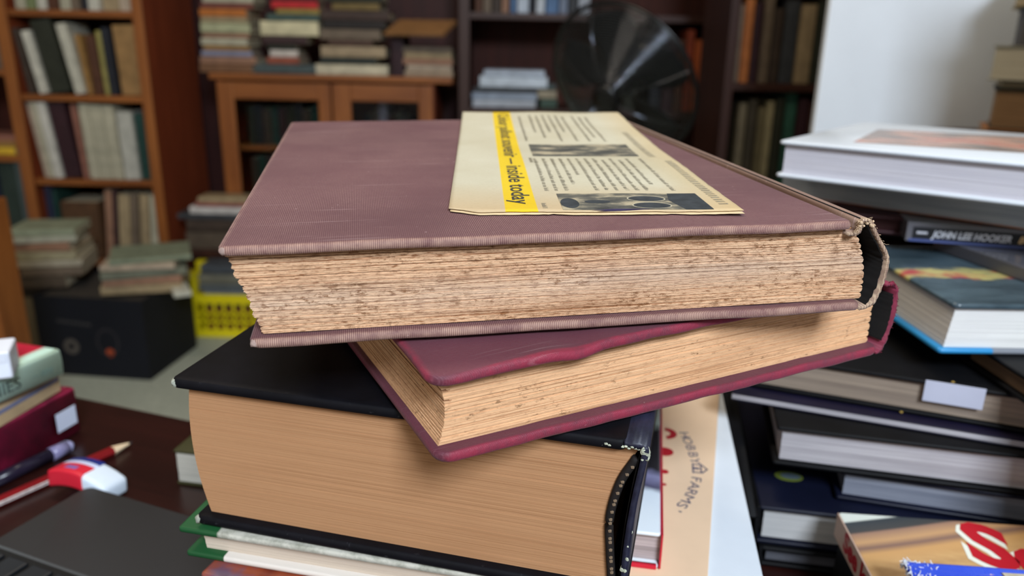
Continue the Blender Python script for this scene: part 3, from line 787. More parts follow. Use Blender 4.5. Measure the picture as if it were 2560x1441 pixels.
# ---- laptop corner
ca = at_z(222, 1207, DZ + .016); cb = at_z(0, 1362, DZ + .016); cc = at_z(225, 1441, DZ + .016)
LM = tr(ca.x, ca.y, DZ) @ rotz(math.atan2(cc.y - cb.y, cc.x - cb.x))
kb = (LM.inverted() @ Vector((cb.x, cb.y, DZ))).y
m_lap = plain((50, 49, 50), .55, .06, 8); m_key = plain((14, 15, 18), .5, .2)
lap = empty('laptop', LM); tag(lap, 'dark grey laptop with black keys at the lower left of the desk', 'laptop')
bm = board_bm(.150, .26, .0155, .009, 0, -.26, .0005, 6, 6, (), None, .25); obj('base', bm, m_lap, lap, True)
box('keyboard_bezel', .004, -.25, .0155, .146, kb - .0006, .0166, plain((72, 74, 76), .35, .1), lap, .0004)
well = box('keyboard_well', .006, -.248, .0160, .144, kb - .0032, .0170, plain((10, 11, 13), .6), lap)
bm = bmesh.new(); add_box(bm, 0, 0, 0, .0150, .0150, .0022, .0012, 2); km = bpy.data.meshes.new('key'); bm.to_mesh(km); bm.free(); km.materials.append(plain((30, 32, 36), .45, .15))
for i in range(7):
    for j in range(4):
        ko = bpy.data.objects.new('key', km); C.objects.link(ko); ko.parent = lap
        ko.location = (.010 + i * .0188 + (j % 2) * .004, kb - .0225 - j * .0188, .0170)
        if ko.location.x > .126: ko.location.x = .126

# ---- book standing out behind the pile
a = at_z(441, 1212, DZ); Mq = tr(*a) @ rotz(R(-10))
near_book('hardback_book', 'small olive hardback with pale pages half hidden behind the black book', Mq, .085, .17, .027, plain((52, 50, 26), .5), paper((196, 190, 178)), bt=.0022, sq=.0015)

# ---- hobby magazine, white sheet and red book between the pile and the black heap
def right_edge_frame(u1, v1, u2, v2, z, W):
    a, b = at_z(u1, v1, z), at_z(u2, v2, z); y = (b - a).normalized(); x = Vector((y.y, -y.x, 0)); return frame(a - x * W - y * .05, x, (0, 0, 1))
HZ = CZ - .2385
hm = right_edge_frame(1860, 1441, 1806, 1040, DZ + .0003, .09)
near_book('hardback_book', 'black book carrying the peach and white magazines', hm @ tr(.022, .02, 0), .066, .25, HZ - DZ - .0008, plain((14, 14, 16), .6, .2, 30, .12), paper((60, 58, 58)), layers=16)
e = empty('magazine', right_edge_frame(1904, 1441, 1806, 997, HZ, .12)); tag(e, 'plain white magazine lying under the peach coloured magazine', 'magazine')
obj('cover', board_bm(.12, .29, .0004, .002, 0, 0, .0014), plain((224, 230, 238), .5, .03), e); box('page_block', .0004, .0004, 0, .1196, .2896, .0014, paper((220, 222, 226)), e)
PZ = HZ + .0021
PM = right_edge_frame(1769, 1441, 1796, 1014, PZ, .10)
e = empty('magazine', PM); tag(e, 'peach coloured magazine with an arched blue title beside the red book', 'magazine')
pc = obj('cover', board_bm(.10, .28, .0005, .002, 0, 0, .0022), plain((240, 206, 172), .55, .04), e); box('page_block', .0004, .0004, 0, .0996, .2796, .0022, paper((226, 214, 200)), e)
PI = PM.inverted(); ptop = PZ + .0028
m_title = plain((78, 78, 106), .7, .1); m_red = plain((178, 26, 40), .5, .08)
arc = [(1712, 1088), (1719, 1103), (1727, 1120), (1733, 1137), (1738, 1153), (1742, 1172), (1741, 1199), (1736, 1215), (1729, 1231), (1719, 1248), (1706, 1264), (1692, 1276)]
chars = ['H', 'O', 'B', 'B', 'Y', '#', 'F', 'A', 'R', 'M', 'S', '\u2019']
bmh = bmesh.new()
for i, (ch, (u, v)) in enumerate(zip(chars, arc)):
    p = at_z(u, v, ptop); d = at_z(*arc[min(i + 1, 11)], ptop) - at_z(*arc[max(i - 1, 0)], ptop)
    F = PI @ frame(p, d, (0, 0, 1))
    if ch == '#':         # little barn emblem between the two words
        for x0, y0, x1, y1 in ((-.0056, -.0026, .0056, -.0018), (-.005, -.0018, -.004, .002), (.004, -.0018, .005, .002), (-.005, .002, .005, .0028), (-.001, -.0018, .001, .0014)):
            add_box(bmh, x0, y0, 0, x1, y1, .0001, M=F)
        for s_ in (-1, 1): add_box(bmh, -.0058, -.0004, 0, .0006, .0004, .0001, M=F @ tr(0, .0058, 0) @ Matrix.Diagonal((s_, 1, 1, 1)) @ rotz(R(32)))
    else:
        lettering(ch, .0082, F @ tr(0, -.0028, 0) @ Matrix.Diagonal((1.45, 1, 1, 1)), m_title, pc, 'title_letter', align='CENTER')
obj('barn_emblem', bmh, m_title, pc)
bmr = bmesh.new()
def disc(bm, u, v, r, r0=0.0, a0=0, a1=360, n=28, sx=1.0):
    c = PI @ at_z(u, v, ptop); A = []; B = []
    for k in range(n + 1):
        a = R(a0 + (a1 - a0) * k / n); A.append(bm.verts.new(c + Vector((sx * r * math.cos(a), r * math.sin(a), .0001)))); B.append(bm.verts.new(c + Vector((sx * r0 * math.cos(a), r0 * math.sin(a), .0001))))
    for k in range(n):
        if r0 > 0: bm.faces.new((A[k], A[k + 1], B[k + 1], B[k]))
        else: bm.faces.new((A[k], A[k + 1], B[0]) if k == 0 else (A[k], A[k + 1], B[k]))
disc(bmr, 1662, 1084, .0075, .0035, -75, 95, sx=1.0); disc(bmr, 1662, 1130, .0052); disc(bmr, 1661, 1180, .0024); disc(bmr, 1660, 1212, .0014)
obj('red_print', bmr, m_red, pc)
RZ = PZ + .0030
a, b = at_z(1662, 1428, RZ), at_z(1657, 1035, RZ); y = (b - a).normalized(); x = Vector((y.y, -y.x, 0))
RW = .060; RM = frame(a - x * RW, x, (0, 0, 1))
t = NT('black_and_white_photo_cover', .25, .5); o = t.sep(); n1 = t.noise(t.coord((30, 24, 30)), 1.0, 3)
yy = t.math('ADD', o['Y'], t.math('MULTIPLY', t.math('SUBTRACT', n1, .5), .03))
col = t.ramp(t.math('MULTIPLY', yy, 6.2), [(.10, lin((214, 220, 226))), (.20, lin((206, 214, 224))), (.24, lin((70, 66, 92))), (.30, lin((128, 126, 160))), (.34, lin((26, 24, 30))), (.62, lin((20, 18, 22))), (.70, lin((176, 190, 180))), (.95, lin((196, 206, 196)))])
m_photo = t.out(t.mix(t.mask(o['X'], RW - .0036, RW - .0034), col, lin((196, 90, 110))))
e = near_book('hardback_book', 'red spined hardback with a black and white cover beside the peach magazine', RM, RW, .165, .0195, m_photo, paper((186, 170, 168)), bt=.0022, spine=False)
box('spine', RW - .0030, 0, .0003, RW - .0020, .165, .0190, plain((178, 20, 42), .35, .1), e, .0005)
box('turn_in', .0, -.0004, .0001, RW - .004, .002, .0022, plain((186, 26, 48), .4, .1), e, .0003)

# ---- heap of books on the right
m_blk = plain((13, 13, 15), .5, .25, 40, .12); m_blk2 = plain((20, 17, 36), .4, .25, 40, .2); m_nvy = plain((14, 17, 34), .4, .2, 30, .2)
gp = paper((180, 175, 178), (142, 137, 142), 700); gp2 = paper((132, 135, 146), (100, 104, 118), 700); bp = paper((150, 134, 118), (116, 102, 92), 700); wp = paper((188, 186, 184), (162, 160, 160), 900)
def heap(label, u1, v1, u2, v2, zr, W, H, T, cover, pages, name='hardback_book', **k):
    return near_book(name, label, flat_frame(u1, v1, u2, v2, CZ + zr), W, H, T, cover, pages, **k)
heap('black hardback lowest in the heap, resting on the side desk', 1896, 1415, 2100, 1441, -.2995, .26, .18, .0135, m_blk, paper((92, 92, 98), (66, 66, 72)), spine_left=True)
e = heap('navy hardback with a yellow green oval emblem near the bottom of the heap', 1886, 1358, 2100, 1384, -.2855, .25, .20, .0255, m_nvy, wp, spine_left=True, spine_cover=m_blk)
I2 = e.matrix_world.inverted(); zz = CZ - .2598
def ellipse(bm, I, u, v, z, ra, rb, dz=.0001, n=24):
    c = I @ at_z(u, v, z); bm.faces.new([bm.verts.new((c.x + ra * math.cos(2 * math.pi * k / n), c.y + rb * math.sin(2 * math.pi * k / n), c.z + dz)) for k in range(n)])
bm = bmesh.new(); ellipse(bm, I2, 1972, 1192, zz, .0088, .0062); eo = obj('emblem', bm, plain((104, 116, 44), .5), e)
bm = bmesh.new(); ellipse(bm, I2, 1976, 1192, zz, .0062, .0036, .0003); obj('emblem_centre', bm, plain((96, 112, 122), .5), eo)
heap('dark blue hardback with grey pages, third from the bottom of the heap', 2088, 1250, 2560, 1322, -.2590, .24, .19, .0200, m_nvy, gp2)
heap('black hardback with broad white pages in the middle of the heap', 1930, 1163, 2560, 1243, -.2382, .27, .20, .0255, m_blk, gp)
heap('thin dark violet magazine with pale pages in the middle of the heap', 1826, 1000, 2560, 1124, -.2120, .28, .21, .0050, m_blk2, gp, name='magazine', bt=.0008, sq=.0006, layers=5)
e = heap('large black book with brown grey pages under the dragon book', 1872, 968, 2560, 1086, -.2066, .28, .22, .0230, m_blk, bp, sq=.003)
bm = bmesh.new(); add_box(bm, .0975, -.0006, .0105, .1285, -.0002, .0236, .0001)
obj('pale_patch', bm, plain((176, 178, 194), .6, .05), e)['label'] = 'pale patch over the page edge'  # thin pale piece in front of the page edge
bm = bmesh.new()
for x, y, z in ((.088, -.0004, .0008), (.112, .004, .0230), (.150, .014, .0236)):
    nub(bm, (x, y, z), .0011, x * 90, (1, .5, .6), 1)
obj('gilt_marks', bm, plain((170, 140, 70), .4, .2), e)
heap('brown paged dark book directly under the dragon book', 2398, 900, 2560, 1012, -.1832, .22, .16, .0150, m_blk, paper((112, 90, 70), (84, 66, 52)))
# dragon book
t = NT('dragon_cover', .22, .5); o = t.sep(); n1 = t.noise(t.coord((16, 40, 16), (2, 4, 0)), 1.0, 4, .65); n2 = t.noise(t.coord((30, 60, 30), (7, 1, 0)), 1.0, 3)
band = t.math('ABSOLUTE', t.math('SUBTRACT', o['Y'], t.math('ADD', .062, t.math('MULTIPLY', t.math('SUBTRACT', n1, .5), .06))))
col = t.mix(t.mask(n1, .35, .7), lin((44, 58, 66)), lin((84, 102, 112)))  # blue-grey base carries the cover's sheen in its colour
col = t.mix(t.math('MULTIPLY', t.mask(band, .012, .006), t.mask(n2, .30, .42)), col, t.mix(t.mask(n2, .50, .60), lin((186, 176, 112)), lin((176, 72, 70))))
m_drag = t.out(col)
DMx = flat_frame(2345, 886, 2560, 889, CZ - .1680)
e = empty('hardback_book', DMx); tag(e, 'dark hardback with a red and yellow dragon print and a bright blue lower edge', 'book')
obj('front_board', board_bm(.21, .135, .0034, .004, .004, 0, .0274, 8, 8, (.003,), None, .5, 6), m_drag, e, True)
t = NT('blue_board', .35, .5); o = t.sep()
m_bb = t.out(t.mix(t.mask(o['X'], .0315, .0325), lin((42, 132, 186)), lin((120, 124, 132))))
obj('back_board', board_bm(.214, .135, .0034, .003, 0, 0, 0, 8, 8, (.003,), None, .5, 6), m_bb, e, True)
obj('page_block', block_bm(.206, .128, .0240, 30, .004, .003, .0034, left=lambda t, k: .0028 * t + random.Random(k).uniform(0, .0002), nx=4, ny=4), paper((220, 218, 214), (196, 194, 192), 900), e)
near_book('hardback_book', 'dark brown book lying behind the dragon book under the disc cases', tr(.235, .605, CZ - .1826) @ rotz(R(-8)), .26, .16, .0425, plain((34, 24, 20), .6, .2, 30, .15), paper((60, 46, 38)))
# two plastic cases with a music title
m_case = NT('clear_grey_plastic', .15, .5); m_case.b.inputs['Transmission Weight'].default_value = .45
m_case = m_case.out(lin((120, 118, 126)))
Mq = flat_frame(2330, 622, 2560, 706, CZ - .1370)
e = empty('disc_case', Mq); tag(e, 'smoky clear disc case turned askew under the case with white letters', 'disc case')
box('case_shell', 0, 0, 0, .142, .125, .0088, m_case, e, .0008); box('inlay', .004, .004, .001, .138, .121, .0078, plain((84, 78, 84), .4, .4, 60), e)
Mq = flat_frame(2262, 602, 2560, 624, CZ - .1278)
e = empty('disc_case', Mq); tag(e, 'black disc case with white lettering along its edge under the grey paperback', 'disc case')
box('case_shell', 0, 0, 0, .19, .135, .0135, m_case, e, .0008)
box('spine_inlay', .004, -.0003, .0022, .187, .001, .0105, plain((26, 28, 34), .4, .2), e); box('blue_trim', .002, -.0003, .0002, .188, .001, .0020, plain((70, 82, 130), .3, .2), e)
box('inlay', .004, .002, .001, .186, .132, .0125, plain((40, 42, 48), .4), e)
lo = lettering('JOHN LEE HOOKER', .0066, frame((.0160, -.0006, .0040), (1, 0, 0), (0, -1, 0)), plain((196, 198, 208), .5), e, 'spine_lettering', shear=.25, bold=.00025, fit=.0500)
lettering('B', .0066, frame((.0700, -.0006, .0040), (1, 0, 0), (0, -1, 0)), plain((212, 178, 130), .5), e, 'spine_lettering', shear=.25, bold=.00025)
box('dash_print', .0066, -.0005, .0058, .0134, -.0003, .0074, plain((190, 190, 198), .5), e)
heap('dark maroon book end beside the disc case under the grey paperback', 2080, 574, 2252, 590, -.1278, .047, .12, .0135, plain((60, 30, 34), .5), paper((70, 44, 44)))
t = NT('orange_cover', .4, .4); n1 = t.noise(t.coord((30, 30, 30)), 1.0, 3)
m_orc = t.out(t.ramp(n1, [(.35, lin((120, 124, 130))), (.5, lin((190, 120, 80))), (.65, lin((150, 60, 50)))]))
heap('thick grey paged paperback under the glossy white book', 1950, 486, 2560, 574, -.1135, .30, .21, .0225, m_orc, paper((178, 184, 190), (140, 148, 156), 600), name='paperback_book', bt=.0007, sq=.0005, spine=True)
m_wht = plain((204, 210, 218), .25, .03, 8, .4)
e = heap('glossy white hardback with a dark picture on its cover, topmost of the right heap', 1936, 442, 2560, 518, -.0905, .30, .21, .0265, m_wht, paper((204, 200, 206), (184, 180, 188), 900), r=.004)
IR = e.matrix_world.inverted(); zz = CZ - .0640
t = NT('cover_picture', .25, .5); o = t.sep(); n1 = t.noise(t.coord((14, 30, 14)), 1.0, 4)
m_pic = t.out(t.ramp(n1, [(.3, lin((60, 62, 66))), (.45, lin((120, 104, 92))), (.58, lin((190, 140, 116))), (.7, lin((170, 72, 56)))]))
bm = bmesh.new(); bm.faces.new([bm.verts.new((IR @ at_z(u, v, zz)) + Vector((0, 0, .0002))) for u, v in ((2133, 356), (2700, 392), (2700, 350), (2195, 324))]); obj('cover_picture', bm, m_pic, e)
bm = bmesh.new()
for k in range(4):
    a, b = (2000 + k * 26, 352 - k * 6), (2105 + k * 20, 350 - k * 6)
    p = [IR @ at_z(*a, zz), IR @ at_z(*b, zz)]; d = Vector((0, .0012, 0)); w = Vector((0, 0, .0002))
    bm.faces.new([bm.verts.new(q) for q in (p[0] + w, p[1] + w, p[1] + d + w, p[0] + d + w)])
obj('cover_text_lines', bm, plain((176, 182, 190), .5), e)

# ---- wood-print book with red lettering, and a torn blue cloth book on it
zs = CZ - .2500; fl = at_z(2097, 1282, zs); nl = at_z(2181, 1441, zs)
yd = (nl - fl).normalized(); xl = Vector((yd.y, -yd.x, 0))       # xl points to the left, towards the spine
SW, SH, ST = .16, .20, .0150
SM = frame(fl - xl * SW + Vector((0, 0, -ST)), xl, (0, 0, 1))
t = NT('wood_print_cover', .35, .45); o = t.sep()
dg = t.math('ADD', t.math('MULTIPLY', o['Y'], 1.0), t.math('MULTIPLY', o['X'], -.32))      # bands run slantwise
dg = t.math('ADD', dg, t.math('MULTIPLY', t.noise(t.coord((8, 8, 8)), 1.0, 2), .006))
grain = t.noise(t.coord((60, 200, 60)), 1.0, 4, .7)
tan = t.ramp(grain, [(.3, lin((176, 136, 90))), (.7, lin((204, 168, 118)))])
col = t.ramp(t.mask(dg, -.052, .03), [(0, lin((206, 216, 212))), (.165, lin((204, 212, 206))), (.18, lin((52, 60, 66))), (.29, lin((66, 66, 66))), (.31, lin((150, 118, 100))), (.40, lin((190, 150, 108))), (.46, lin((126, 98, 88))), (.52, lin((196, 152, 100))), (.60, lin((198, 154, 100)))])
col = t.mix(t.mask(dg, -.008, .004), col, tan)
m_wp = t.out(col)
e = empty('paperback_book', SM); tag(e, 'thick paperback with a wood grain cover and large red lettering at the lower right corner', 'book')
cv = obj('front_cover', board_bm(SW, SH, .0008, .0015, 0, 0, ST - .0008), m_wp, e); obj('back_cover', board_bm(SW, SH, .0008, .0015), m_wp, e)
so = obj('spine', board_bm(SH, ST, .0008, .0008), plain((204, 178, 164), .45, .08), e); so.matrix_local = frame((SW, 0, 0), (0, 1, 0), (1, 0, 0))
box('page_block', .001, .001, .0008, SW, SH - .001, ST - .0008, PAPER, e)
SI = SM.inverted()
p = SI @ at_z(2432, 1397, zs); q = SI @ at_z(2556, 1434, zs); F = frame(p, q - p, (0, 0, 1))
lettering('See', .050, F @ tr(-.0012, -.0026, .0002), plain((222, 226, 216), .5, .03), cv, 'title_outline', bold=.0026, shear=-.28, space=.95)
lettering('See', .050, F @ tr(0, 0, .0004), m_red, cv, 'title_lettering', bold=.0019, shear=-.28, space=.95)
lettering('See k', .0155, frame((SW + .0009, .016, .0032), (0, 1, 0), (1, 0, 0)) , m_red, so if False else e, 'spine_lettering', bold=.0007)
near_book('hardback_book', 'black hardback under the wood grain paperback at the lower right', frame(fl - xl * SW + Vector((0, 0, -(zs - ST - DZ) - ST)) - yd * .0, xl, (0, 0, 1)) @ tr(.004, .004, 0), SW - .006, SH - .02, zs - ST - DZ - .0003, m_blk, paper((70, 70, 76)))
a = at_z(2258, 1404, zs + .0185); b = at_z(2560, 1424, zs + .0185); d = (b - a).normalized(); yv = Vector((-d.y, d.x, 0))
BM = frame(Vector((a.x, a.y, zs + .0005)) - yv * .11, d, (0, 0, 1))
m_blue = worn_cloth('blue_worn_cloth', (24, 56, 190), (120, 156, 232), (196, 208, 230), 0.0011, 0.0, 0.3, .75, .0, .7, .9)
e = empty('hardback_book', BM); tag(e, 'bright blue cloth book with a torn fraying end on the wood grain paperback', 'book')
obj('front_board', board_bm(.16, .11, .003, .002, 0, 0, .0155, 10, 10, (.003,), lambda v: v + Vector((0, 0, .0004 * noise.noise(v * 90))), .5), m_blue, e, True)
obj('back_board', board_bm(.16, .11, .003, .002, 0, 0, 0), m_blue, e, True)
obj('page_block', block_bm(.154, .104, .0125, 20, .006, .002, .003, nx=3, ny=3), paper((180, 172, 150)), e)
bm = bmesh.new(); add_box(bm, .042, .070, .0184, .12, .1045, .0194, .0003); obj('torn_label', bm, plain((176, 168, 150), .8, .2, 80), e)
bm = bmesh.new(); rf = random.Random(7)
for i in range(220):
    p = Vector((rf.uniform(-.001, .016) * rf.random(), .11 - rf.random() ** 2 * .02, .0186 - rf.uniform(0, .004)))
    dd = Vector((rf.uniform(-1, .4), rf.uniform(-.3, 1), rf.uniform(-.3, 1))).normalized() * rf.uniform(.0006, .0022); d2 = Vector((rf.uniform(-1, 1), rf.uniform(-1, 1), rf.uniform(-1, 1))) * .0009
    add_tube(bm, [p, p + dd * .5, p + dd + d2], [.00036, .00028, .00016], 4)
obj('frayed_threads', bm, plain((206, 208, 214), .95, .2, 300), e)

# ================================================================== THE SHOP BEHIND
ORD = ['first', 'second', 'third', 'fourth', 'fifth', 'sixth', 'seventh', 'eighth', 'ninth', 'tenth', 'eleventh', 'twelfth', 'thirteenth', 'fourteenth', 'fifteenth', 'sixteenth', 'seventeenth', 'eighteenth']
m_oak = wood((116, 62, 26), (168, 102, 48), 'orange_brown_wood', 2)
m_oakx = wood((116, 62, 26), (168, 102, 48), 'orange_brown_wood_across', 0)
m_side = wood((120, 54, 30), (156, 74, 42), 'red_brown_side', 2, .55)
m_dark = wood((46, 25, 19), (72, 42, 33), 'dark_brown_wood', 2); m_darkx = wood((46, 25, 19), (72, 42, 33), 'dark_brown_wood_across', 0)
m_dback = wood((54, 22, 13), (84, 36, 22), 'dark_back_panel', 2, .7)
NAMES = [((66, 54, 46), 'dark brown'), ((200, 196, 182), 'white'), ((44, 46, 36), 'black green'), ((178, 172, 150), 'cream'), ((150, 112, 62), 'tan'), ((84, 52, 36), 'brown'), ((150, 140, 80), 'olive yellow'), ((34, 36, 44), 'navy black'), ((178, 160, 140), 'pinkish cream'),
         ((52, 28, 34), 'dark maroon'), ((30, 62, 56), 'dark green'), ((36, 40, 62), 'navy'), ((150, 100, 85), 'dull pink'), ((160, 140, 108), 'beige'), ((130, 130, 150), 'lavender grey'), ((185, 110, 50), 'orange'), ((120, 70, 60), 'brick red'), ((180, 40, 40), 'red'), ((170, 175, 185), 'pale grey'),
         ((70, 80, 80), 'slate'), ((110, 95, 80), 'taupe'), ((60, 62, 66), 'charcoal'), ((90, 120, 160), 'blue'), ((120, 130, 90), 'sage'), ((190, 200, 215), 'pale blue'), ((210, 170, 50), 'yellow')]
def cname(c): return min(NAMES, key=lambda n: sum((a - b) ** 2 for a, b in zip(n[0], c)))[1]
def boost(c): return c
def art(w): return w
# upright book, spine towards the room: x -> -Y, y -> Z, thickness -> -X
UP = Matrix(((0, 0, -1, 0), (-1, 0, 0, 0), (0, 1, 0, 0), (0, 0, 0, 1)))
def shelf_row(items, vb, Y, z, where, group, depth=.17, dy=.012, pages=None, cap=9.0):
    n = len(items)
    for i, (uL, uR, vt, c, lean) in enumerate(items):
        v0 = vb(0.5 * (uL + uR)) if callable(vb) else vb
        xL, xR = at_y(uL, v0, Y).x, at_y(uR, v0, Y).x
        T = (xR - xL) * .96; ztop = at_y(0.5 * (uL + uR), vt, Y).z; hgt = max(.08, ztop - z); hgt = min(hgt, cap - z - .006 - T * abs(math.sin(R(lean))))
        d = depth * random.uniform(.9, 1.08)
        a = R(lean); base = Vector((xR if lean >= 0 else xL, 0, z))
        off = dy + random.uniform(0, .02)
        M = tr(0, Y + off + d, z + .0006) @ tr(base.x, 0, 0) @ Matrix.Rotation(a, 4, 'Y') @ tr(xR - base.x, 0, 0) @ UP
        simple_book('shelf_book', '%s upright book, %s from left %s' % (cname(c), ORD[i], where), M, d, hgt / max(.5, math.cos(a)), T, plain(c, .6, .22, 24), pages, group=group)
def flat_stack(items, Y, z, where, group, depth=.16, jit=.012, yaw=3):
    """books lying flat, spines towards the room, listed from the bottom up: (left, right, thickness in m, colour)"""
    n = len(items); z += .0005
    for i, (uL, uR, v, T, c) in enumerate(items):
        xL, xR = at_y(uL, v, Y).x, at_y(uR, v, Y).x
        L = xR - xL; d = min(depth * random.uniform(.92, 1.05), L * 1.1 + .05)
        M = tr((xL + xR) / 2, Y + d / 2 + random.uniform(0, jit), z) @ rotz(R(random.uniform(-yaw, yaw))) @ tr(-L / 2, d / 2, 0) @ rotz(-math.pi / 2)
        simple_book('stacked_book', '%s flat book, %s from the bottom %s' % (cname(c), ORD[i], where), M, d, L, T * .97, plain(c, .6, .22, 24), None, group=group)
        z += T
    return z

# ---- tall orange-brown bookcase
BY = 2.9; bx0 = -2.45; bx1 = at_y(38, 235, BY).x; bx2 = -1.318
zsh = [.224, .536, .845, 1.137, 1.50, 1.86]
bc = empty('bookcase', tr(bx0, BY, 0)); tag(bc, 'tall orange brown wooden bookcase full of old books on the left', 'bookcase')
w = bx2 - bx0; D = .44; xm = bx1 - bx0
box('side_panel', w - .030, 0, 0, w, D, 2.2, m_side, bc, .002); box('side_panel', 0, 0, 0, .03, D, 2.2, m_side, bc, .002)
box('front_stile', w - .036, -.012, 0, w + .002, 0, 2.2, m_oak, bc, .003)
box('front_stile', xm - .022, -.012, 0, xm + .022, 0, 2.2, m_oak, bc, .003)
box('divider', xm - .012, 0, 0, xm + .012, D - .02, 2.2, m_side, bc)
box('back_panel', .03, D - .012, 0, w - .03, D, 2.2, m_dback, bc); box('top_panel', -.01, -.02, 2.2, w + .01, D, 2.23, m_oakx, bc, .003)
for z in zsh:
    box('shelf', xm + .012, .0, z - .022, w - .03, D - .012, z, m_oakx, bc, .002)
for z in (.30, .62, .93, 1.25, 1.6):
    box('shelf', .03, .0, z - .022, xm - .012, D - .012, z, m_oakx, bc, .002)
vb1 = lambda u: 232 + (u - 20) * .03
shelf_row([(28, 55, -200, (178, 172, 150), 0), (56, 82, -190, (120, 130, 90), 0), (83, 108, -205, (200, 196, 182), 0), (109, 138, -180, (84, 52, 36), 0), (139, 168, -195, (178, 172, 150), 0), (169, 193, -185, (110, 95, 80), 0), (194, 214, -200, (34, 36, 44), 0), (215, 244, -190, (200, 196, 182), 0), (245, 288, -200, (160, 140, 108), 0), (289, 332, -195, (178, 160, 140), 0)], 22, BY, zsh[3], 'on the top shelf of the tall bookcase', 'books on the top shelf of the tall bookcase')
shelf_row([(66, 82, 72, (66, 54, 46), -7), (92, 115, 80, (200, 196, 182), -9), (119, 172, 38, (44, 46, 36), -9), (180, 206, 62, (190, 186, 170), -9), (208, 223, 88, (150, 112, 62), -6), (226, 252, 90, (84, 52, 36), -2), (254, 268, 78, (150, 140, 80), -2), (269, 290, 70, (34, 36, 44), -2), (293, 350, 64, (150, 115, 72), -2)], vb1, BY, zsh[2], 'on the second shelf of the tall bookcase', 'books on the second shelf of the tall bookcase', cap=zsh[3] - .022)
shelf_row([(101, 115, 250, (178, 160, 140), -6), (116, 130, 248, (178, 172, 150), -6), (131, 152, 246, (200, 196, 186), -6), (154, 197, 254, (52, 28, 34), -6), (202, 212, 264, (150, 100, 85), -3)] + [(214 + 15 * k, 228.5 + 15 * k, 262 + k, (178, 172, 150), -2) for k in range(6)] + [(306, 345, 282, (176, 174, 164), -1.5), (346, 368, 288, (30, 62, 56), -1), (369, 384, 288, (28, 52, 50), -.5)], lambda u: 440 + (u - 60) * .03, BY, zsh[1], 'on the third shelf of the tall bookcase', 'books on the third shelf of the tall bookcase', cap=zsh[2] - .022)
shelf_row([(130, 147, 470, (36, 40, 62), 0), (148, 157, 478, (30, 62, 56), 0), (159, 256, 508, (84, 58, 38), 0), (258, 277, 480, (150, 112, 90), 5), (278, 291, 480, (52, 28, 34), 5), (292, 322, 492, (160, 140, 108), 5), (323, 341, 490, (110, 95, 80), 5), (343, 366, 492, (160, 140, 108), 5), (368, 390, 494, (178, 172, 150), 5)], 645, BY, zsh[0], 'on the lowest shelf of the tall bookcase', 'books on the lowest shelf of the tall bookcase', cap=zsh[1] - .022)
shelf_row([(-70, -30, 395, (30, 62, 56), 0), (-28, 8, 400, (36, 40, 62), 0), (10, 56, 392, (44, 56, 50), 0), (58, 84, 400, (70, 80, 80), 0)], 600, BY, .30, 'low in the left bay of the tall bookcase', 'books in the left bay of the tall bookcase', cap=.598)
flat_stack([(-120, 38, 375, .030, (210, 170, 50)), (-118, 36, 340, .022, (150, 112, 62)), (-120, 30, 315, .020, (150, 100, 85))], BY + .01, .62, 'in the left bay of the tall bookcase', 'flat books in the left bay')
shelf_row([(-66, -30, 60, (84, 52, 36), 0), (-28, 6, 80, (110, 95, 80), 0)], 235, BY, .93, 'on the upper shelf of the left bay', 'books in the upper left bay')

# ---- glazed cabinet
CY = 3.0; cx0 = at_y(540, 185, CY).x; cx1 = at_y(1085, 190, CY).x; cw = cx1 - cx0; ct = CZ - .130; cdp = .38
cb_ = empty('cabinet', tr(cx0, CY, 0)); tag(cb_, 'low orange brown cabinet with two glazed doors under the book stacks', 'cabinet')
box('top_panel', -.02, -.025, ct - .022, cw + .07, cdp, ct, m_oakx, cb_, .004)
for a in (0, cw - .02): box('side_panel', a, 0, 0, a + .02, cdp, ct - .022, m_side, cb_)
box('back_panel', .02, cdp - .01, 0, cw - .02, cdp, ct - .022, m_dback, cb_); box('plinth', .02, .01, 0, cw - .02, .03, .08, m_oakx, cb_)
for z in (.09, .42, .66): box('shelf', .02, .03, z - .018, cw - .02, cdp - .01, z, m_oakx, cb_)
t = NT('dim_glass', .08, .5); t.b.inputs['Transmission Weight'].default_value = 1.0; t.b.inputs['IOR'].default_value = 1.1; m_glass = t.out((.75, .75, .73, 1))
for x0, x1, nm in ((.004, cw * .53 - .003, 'a'), (cw * .53 + .003, cw - .004, 'b')):
    dr = empty('door', tr(0, 0, 0)); dr.parent = cb_; dr.matrix_world = Matrix.Identity(4); dr.matrix_local = Matrix.Identity(4)
    sw = .062 if nm == 'a' else .07
    for a in ((x0, x0 + sw), (x1 - sw * .75, x1)): box('stile', a[0], -.02, .09, a[1], 0, ct - .03, m_oak, dr, .004)
    for a in ((.09, .16), (ct - .03 - .062, ct - .03)): box('rail', x0 + sw, -.02, a[0], x1 - sw * .75, 0, a[1], m_oakx, dr, .004)
    box('pane', x0 + sw, -.012, .16, x1 - sw * .75, -.009, ct - .09, m_glass, dr)
bm = bmesh.new(); add_tube(bm, [(cw - .03, -.02, .62), (cw - .03, -.034, .62)], .009, 10); add_tube(bm, [(cw - .03, -.034, .62), (cw - .03, -.040, .62)], [.012, .008], 10)
obj('knob', bm, plain((120, 110, 96), .3, .1, 30, .5, .8), cb_, True)
def xpx(x, y=CY): return x
def world_row(x, y, z, widths, cols, hts, where, group):
    for i, (w_, c, h_) in enumerate(zip(widths, cols, hts)):
        d = .17; M = tr(x + w_, y + d, z + .0006) @ UP
        simple_book('shelf_book', '%s upright book, %s from left %s' % (cname(c), ORD[i], where), M, d, h_, w_ * .96, plain(c, .6, .22, 24), None, group=group); x += w_
DK = [(44, 46, 36), (34, 36, 44), (66, 54, 46), (30, 62, 56), (52, 28, 34)]
